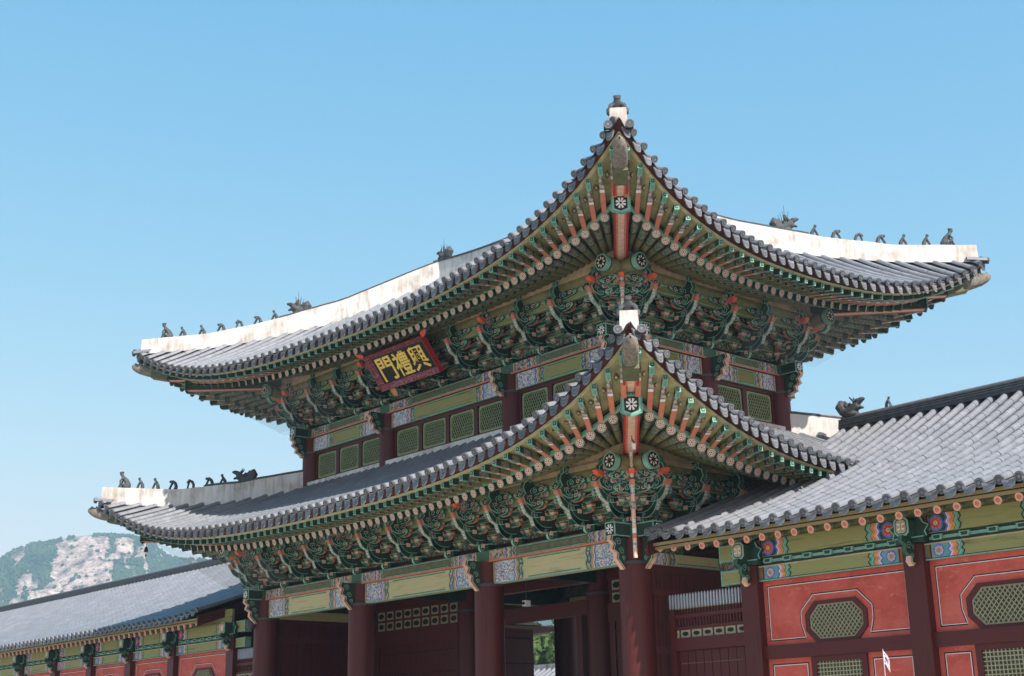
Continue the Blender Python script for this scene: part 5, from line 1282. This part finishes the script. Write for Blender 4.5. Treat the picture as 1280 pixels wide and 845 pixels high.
M['fcloth'] = paint('flag_cloth', (.5, .5, .52), .8, .1, 8)
def flag():
    t = thing('flag', 'small white national flag on a thin stick before the right corridor wall', 'flag', (13.97, -10.41, 0)); mt = WM[t.name]
    mb = MB(); mb.cyl((0, 0, 0), (0, 0, 2.56), .005, .004, 8, 'fcloth'); part('stick', mb, t, mt)
    mb = MB(); n = 10; rows = 12; r_ = cr; d = cf
    grid = []
    for j in range(rows+1):
        for i in range(n+1):
            u = i/n; v = j/rows; x = .07*u*(1-.3*v)+.015*v*u; z = 2.54-.03*u-.15*v*(1-.12*u)-.09*u*u; y = .02*math.sin(u*7+v*3)*u
            grid.append(Vector((r_.x*x+d.x*y, r_.y*x+d.y*y, z)))
    mw, mr, mbb, mk = M['fcloth'], M['crimson'], M['blue'], M['black']
    for j in range(rows):
        for i in range(n):
            a = j*(n+1)+i; u = (i+.5)/n; v = (j+.5)/rows; rr = ((u-.5)/.28)**2+((v-.5)/.2)**2
            m = mw
            if rr < 1: m = mr if (v < .5) else mbb
            elif (abs(u-.2) < .1 and abs(v-.2) < .06) or (abs(u-.8) < .1 and abs(v-.8) < .06) or (abs(u-.8) < .1 and abs(v-.2) < .06) or (abs(u-.2) < .1 and abs(v-.8) < .06): m = mk
            mb.add([grid[a], grid[a+1], grid[a+n+2], grid[a+n+1]], [(0, 1, 2, 3)], m, True)
            mb.add([p+d*.002 for p in (grid[a], grid[a+1], grid[a+n+2], grid[a+n+1])], [(3, 2, 1, 0)], m, True)
    part('cloth', mb, t, mt)
flag()

# ------------------------------------------------------------------ beyond the gate: far corridor, trees, hills
def far_corridor():
    t = thing('far_corridor', 'distant grey-roofed corridor seen through the open gate', 'corridor building', (-24, 24, 0)); mb = MB()
    x0, x1 = -60, -4; y0, zr = 22.0, 5.55
    prof = [(y0, 3.7), (y0+1.5, 4.35), (y0+3.2, 5.3)]
    k = int((x1-x0)/.42)
    for i in range(k): roll(mb, [(x0+i*.42, y, z) for y, z in prof], (1, 0, 0), .1, 5, .5, endcap=False)
    mb.strip2([(x0, y, z-.03) for y, z in prof], [(x1, y, z-.03) for y, z in prof], 'pan')
    mb.add([(x0, y0+3.2, 5.3), (x1, y0+3.2, 5.3), (x1, y0+6.4, 3.7), (x0, y0+6.4, 3.7)], [(0, 1, 2, 3)], 'pan')
    part('tiled_roof', mb, t); r = MB(); r.box((x0, y0+3.05, 5.25), (x1, y0+3.35, 5.5), 'plaster'); part('roof_ridge', r, t); w = MB(); w.box((x0, y0+1, 0), (x1, y0+5.4, 3.7), 'coral'); part('wall', w, t)
far_corridor()
def foliage_mat(name, c1, c2, sc=1.2):
    m, n, b = new_mat(name); tc = n.nodes.new('ShaderNodeTexCoord'); no = n.nodes.new('ShaderNodeTexNoise'); no.inputs['Scale'].default_value = sc; no.inputs['Detail'].default_value = 5
    n.links.new(tc.outputs['Object'], no.inputs['Vector']); r = ramp(n, [(.35, c1), (.65, c2)]); n.links.new(no.outputs[0], r.inputs[0]); n.links.new(r.outputs[0], b.inputs['Base Color']); b.inputs['Roughness'].default_value = .8; b.inputs['Specular IOR Level'].default_value = .15; return m
M['leaf'] = foliage_mat('leaves', (.04, .075, .02), (.10, .15, .04)); M['leaf2'] = foliage_mat('pine_needles', (.025, .055, .022), (.06, .10, .035)); M['bark'] = paint('bark', (.12, .085, .06), .9, .4, 8)
def tree(x, y, h, r, label, mat='leaf', seed=0, leaf=.28, n=2600):
    rnd = random.Random(seed); t = thing('broadleaf_tree' if mat == 'leaf' else 'pine_tree', label, 'tree', (x, y, 0)); 
    t['group'] = 'trees beyond the gate'
    mb = MB(); mb.tube([(x, y, 0), (x+.2, y, h*.35), (x, y+.2, h*.7), (x, y, h*.92)], 0, 8, 'bark', True, [r*.09, r*.07, r*.04, .04])
    for i in range(9):
        a = rnd.uniform(0, 6.28); z0 = h*rnd.uniform(.3, .7); L = r*rnd.uniform(.5, .9); mb.tube([(x, y, z0), (x+math.cos(a)*L*.6, y+math.sin(a)*L*.6, z0+h*.08), (x+math.cos(a)*L, y+math.sin(a)*L, z0+h*.16)], 0, 6, 'bark', True, [r*.035, r*.02, .02])
    part('trunk', mb, t); cb = MB(); cl = []
    for i in range(26):
        a = rnd.uniform(0, 6.28); zz = rnd.uniform(.32, 1); rr = r*math.sqrt(max(.05, 1-((zz-.6)/.45)**2))*rnd.uniform(.35, .95); cl.append((x+math.cos(a)*rr, y+math.sin(a)*rr, h*zz, r*rnd.uniform(.22, .4)))
    for i in range(n):
        cx_, cy_, cz_, cr_ = rnd.choice(cl); v = Vector((rnd.gauss(0, 1), rnd.gauss(0, 1), rnd.gauss(0, .75))).normalized()*cr_*rnd.uniform(.55, 1.05); p = Vector((cx_, cy_, cz_))+v
        a = Vector((rnd.gauss(0, 1), rnd.gauss(0, 1), rnd.gauss(0, 1))).normalized(); b_ = a.orthogonal().normalized(); s = leaf*rnd.uniform(.6, 1.3)
        cb.add([p-a*s, p+b_*s*.5, p+a*s, p-b_*s*.5], [(0, 1, 2, 3)], mat)
    part('crown', cb, t)
def along(px, D):
    c = cf+cr*((px-640)/1710.34)-cu*((800-422.5)/1710.34); k = D/math.hypot(c.x, c.y); return CAM.x+c.x*k, CAM.y+c.y*k
for i, (px, D, h, r, l, m) in enumerate([(672, 96, 8.7, 3.2, 'round green tree seen left in the gate opening, above the far roof', 'leaf'), (686, 106, 9.6, 3.4, 'taller green tree behind the others in the gate opening', 'leaf'), (699, 92, 8.0, 2.2, 'dark pine close to the back column in the gate opening', 'leaf2'), (655, 100, 8.8, 3.4, 'low green tree at the left edge of the gate opening', 'leaf'), (722, 104, 9.3, 3.2, 'pale green tree at the right edge of the gate opening', 'leaf')]):
    tree(*along(px, D), h, r, l, m, 10+i)

# mountain ------------------------------------------------------------
def fbm(v, o=5): return noise.fractal(v, 1.0, 2.0, o)
DEG = math.pi/180
def azi(px):  # azimuth (radians, atan2(y,x)) of an image column at the horizon height
    c = cf+cr*((px-640)/1710.34)+cu*(-(700-422.5)/1710.34); return math.atan2(c.y, c.x)
def hgt(px, py, D):
    c = cf+cr*((px-640)/1710.34)-cu*((py-422.5)/1710.34); return CAM.z+D*c.z/math.hypot(c.x, c.y)
crest = [(-900, 815), (-500, 800), (-250, 770), (-120, 740), (-60, 722), (-20, 712), (0, 697), (20, 683), (45, 676), (80, 670), (120, 664), (150, 664), (175, 668), (196, 678), (208, 690), (228, 695), (262, 699), (290, 707), (340, 725), (420, 745), (520, 765), (640, 772), (720, 776), (800, 790), (1000, 812), (1400, 830)]
pxs_ = [i for i in range(-900, 1401, 4)]
def crest_py(px):
    for (a, b), (c, d) in zip(crest, crest[1:]):
        if a <= px <= c:
            t = (px-a)/(c-a); return b+(d-b)*t
    return crest[-1][1]
D0 = 1500.0
rockM, nn_, bb_ = new_mat('granite_and_scrub')
tc = nn_.nodes.new('ShaderNodeTexCoord'); at_ = nn_.nodes.new('ShaderNodeAttribute'); at_.attribute_name = 'rock'
n1 = nn_.nodes.new('ShaderNodeTexNoise'); n1.inputs['Scale'].default_value = .05; n1.inputs['Detail'].default_value = 10; n1.inputs['Roughness'].default_value = .7
mpp = nn_.nodes.new('ShaderNodeMapping'); mpp.inputs['Scale'].default_value = (1, 1, .3); nn_.links.new(tc.outputs['Object'], mpp.inputs[0]); nn_.links.new(mpp.outputs[0], n1.inputs['Vector'])
rr_ = ramp(nn_, [(.36, (.12, .08, .065)), (.43, (.36, .26, .20)), (.50, (.56, .42, .34)), (.66, (.68, .56, .47))]); nn_.links.new(n1.outputs[0], rr_.inputs[0])
n2 = nn_.nodes.new('ShaderNodeTexNoise'); n2.inputs['Scale'].default_value = .09; n2.inputs['Detail'].default_value = 8; nn_.links.new(tc.outputs['Object'], n2.inputs['Vector'])
rg = ramp(nn_, [(.35, (.02, .045, .015)), (.65, (.07, .11, .035))]); nn_.links.new(n2.outputs[0], rg.inputs[0])
vor = nn_.nodes.new('ShaderNodeTexVoronoi'); vor.feature = 'DISTANCE_TO_EDGE'; vor.inputs['Scale'].default_value = .06
wn = nn_.nodes.new('ShaderNodeTexNoise'); wn.inputs['Scale'].default_value = .03; wn.inputs['Detail'].default_value = 5; nn_.links.new(tc.outputs['Object'], wn.inputs['Vector'])
va = nn_.nodes.new('ShaderNodeVectorMath'); va.operation = 'MULTIPLY_ADD'; va.inputs[1].default_value = (40, 40, 40); nn_.links.new(wn.outputs['Color'], va.inputs[0]); nn_.links.new(mpp.outputs[0], va.inputs[2]); nn_.links.new(va.outputs[0], vor.inputs['Vector'])
rv = ramp(nn_, [(0, (.25, .22, .2)), (.045, (.8, .78, .76)), (.09, (1, 1, 1))]); nn_.links.new(vor.outputs['Distance'], rv.inputs[0])
n5 = nn_.nodes.new('ShaderNodeTexNoise'); n5.inputs['Scale'].default_value = .22; n5.inputs['Detail'].default_value = 9; n5.inputs['Roughness'].default_value = .75; nn_.links.new(mpp.outputs[0], n5.inputs['Vector'])
r5 = ramp(nn_, [(.38, (.35, .31, .29)), (.52, (1, 1, 1))]); nn_.links.new(n5.outputs[0], r5.inputs[0])
m5 = nn_.nodes.new('ShaderNodeMix'); m5.data_type = 'RGBA'; m5.blend_type = 'MULTIPLY'; m5.inputs[0].default_value = .9; nn_.links.new(rr_.outputs[0], m5.inputs[6]); nn_.links.new(rv.outputs[0], m5.inputs[7])
m6 = nn_.nodes.new('ShaderNodeMix'); m6.data_type = 'RGBA'; m6.blend_type = 'MULTIPLY'; m6.inputs[0].default_value = .8; nn_.links.new(m5.outputs[2], m6.inputs[6]); nn_.links.new(r5.outputs[0], m6.inputs[7])
mxx = nn_.nodes.new('ShaderNodeMix'); mxx.data_type = 'RGBA'; nn_.links.new(at_.outputs['Fac'], mxx.inputs[0]); nn_.links.new(rg.outputs[0], mxx.inputs[6]); nn_.links.new(m6.outputs[2], mxx.inputs[7]); nn_.links.new(mxx.outputs[2], bb_.inputs['Base Color']); bb_.inputs['Roughness'].default_value = .95
bpn = nn_.nodes.new('ShaderNodeBump'); bpn.inputs['Strength'].default_value = .9; bpn.inputs['Distance'].default_value = 6; nn_.links.new(n1.outputs[0], bpn.inputs['Height']); nn_.links.new(bpn.outputs[0], bb_.inputs['Normal'])
M['rock'] = rockM
M['leafm'] = foliage_mat('mountain_scrub', (.022, .05, .018), (.06, .095, .03), .02)
vs = []; rk = []; rows = 110
for j in range(rows+1):
    f = j/rows
    for px in pxs_:
        D = 1000+700*f; az = azi(px); H = hgt(px, crest_py(px), D0)
        g = f/.714 if f < .714 else 1-(f-.714)/.286*.7
        base = H*(max(0, g)**.85 if f < .714 else g)
        x, y = CAM.x+D*math.cos(az), CAM.y+D*math.sin(az)
        p = Vector((x, y, 0)); rough = fbm(p*.006, 6); fine_ = fbm(p*.03+Vector((5, 0, 0)), 5)
        cl = fbm(Vector((px*.03, base*.02, 3.1)), 5)   # buttresses: vertical ribs
        edge = min(1, abs(g-1)*6+.12)
        z = base+(rough*14+fine_*6)*edge*min(1, g*3)+cl*5*edge
        z += fine_*1.0
        r = fbm(Vector((px*.021+7.3, base*.013, 1.7)), 5)*1.1+fbm(Vector((px*.10, base*.045, 9)), 4)*.42
        bias = .18*math.exp(-((px-130)/110)**2)-(1 if px > 205 else 0)*.6-(1 if px < -60 else 0)*.3-(.25 if f > .69 else 0)
        m = min(1, max(0, (r+bias-.02)*6))
        vs.append((x, y, z-2)); rk.append(m)
W_ = len(pxs_); fs = [(j*W_+i+1, j*W_+i, (j+1)*W_+i, (j+1)*W_+i+1) for j in range(rows) for i in range(W_-1)]
me = bpy.data.meshes.new('rocky_mountain'); me.from_pydata(vs, [], fs); me.materials.append(rockM); ca = me.attributes.new('rock', 'FLOAT', 'POINT'); ca.data.foreach_set('value', rk)
for p in me.polygons: p.use_smooth = True
structure(link('rocky_mountain', me))
# woodland on the slopes
rnd = random.Random(3); fb = MB(); ico = bmesh.new(); bmesh.ops.create_icosphere(ico, subdivisions=1, radius=1); iv = [v.co.copy() for v in ico.verts]; if_ = [[v.index for v in f.verts] for f in ico.faces]; ico.free()
cnt_ = 0; vis = [i for i, px in enumerate(pxs_) if -30 < px < 310 or 650 < px < 740]
tries = 0
while cnt_ < 16000 and tries < 90000:
    tries += 1; i = rnd.choice(vis); j = rnd.randint(18, 82); a = j*W_+i
    if i >= W_-1: continue
    if rk[a] > .35 and rnd.random() > .012: continue
    t1, t2 = rnd.random(), rnd.random(); p = Vector(vs[a]).lerp(Vector(vs[a+1]), t1).lerp(Vector(vs[min(len(vs)-1, a+W_)]), t2*.9)
    s = rnd.uniform(1.1, 2.6); sz = s*rnd.uniform(.7, 1.2); k = [1+rnd.uniform(-.3, .3) for _ in iv]
    fb.add([(p.x+v.x*s*q, p.y+v.y*s*q, p.z+v.z*sz*q+s*.3) for v, q in zip(iv, k)], if_, 'woods'if 0 else 'leafm'); cnt_ += 1
    if cnt_ == 1: pass
o = part('mountain_woodland', fb, None); o['kind'] = 'stuff'; o['label'] = 'scrub and pine woodland scattered over the granite slopes'; o['category'] = 'woodland'

# ------------------------------------------------------------------ haze
hm, hn, hb_ = new_mat('haze_air'); hn.nodes.remove(hb_)
pv = hn.nodes.new('ShaderNodeVolumePrincipled'); pv.inputs['Color'].default_value = (.52, .77, 1, 1); pv.inputs['Density'].default_value = .00042; pv.inputs['Anisotropy'].default_value = .1
hn.links.new(pv.outputs[0], hn.nodes['Material Output'].inputs['Volume'])
M['haze'] = hm
hz = MB(); hz.box((-2600, -2600, -5), (2600, 2600, 262), 'haze'); o = part('haze', hz, None); o['kind'] = 'stuff'; o['label'] = 'thin blue summer haze in the air before the mountain'; o['category'] = 'haze'
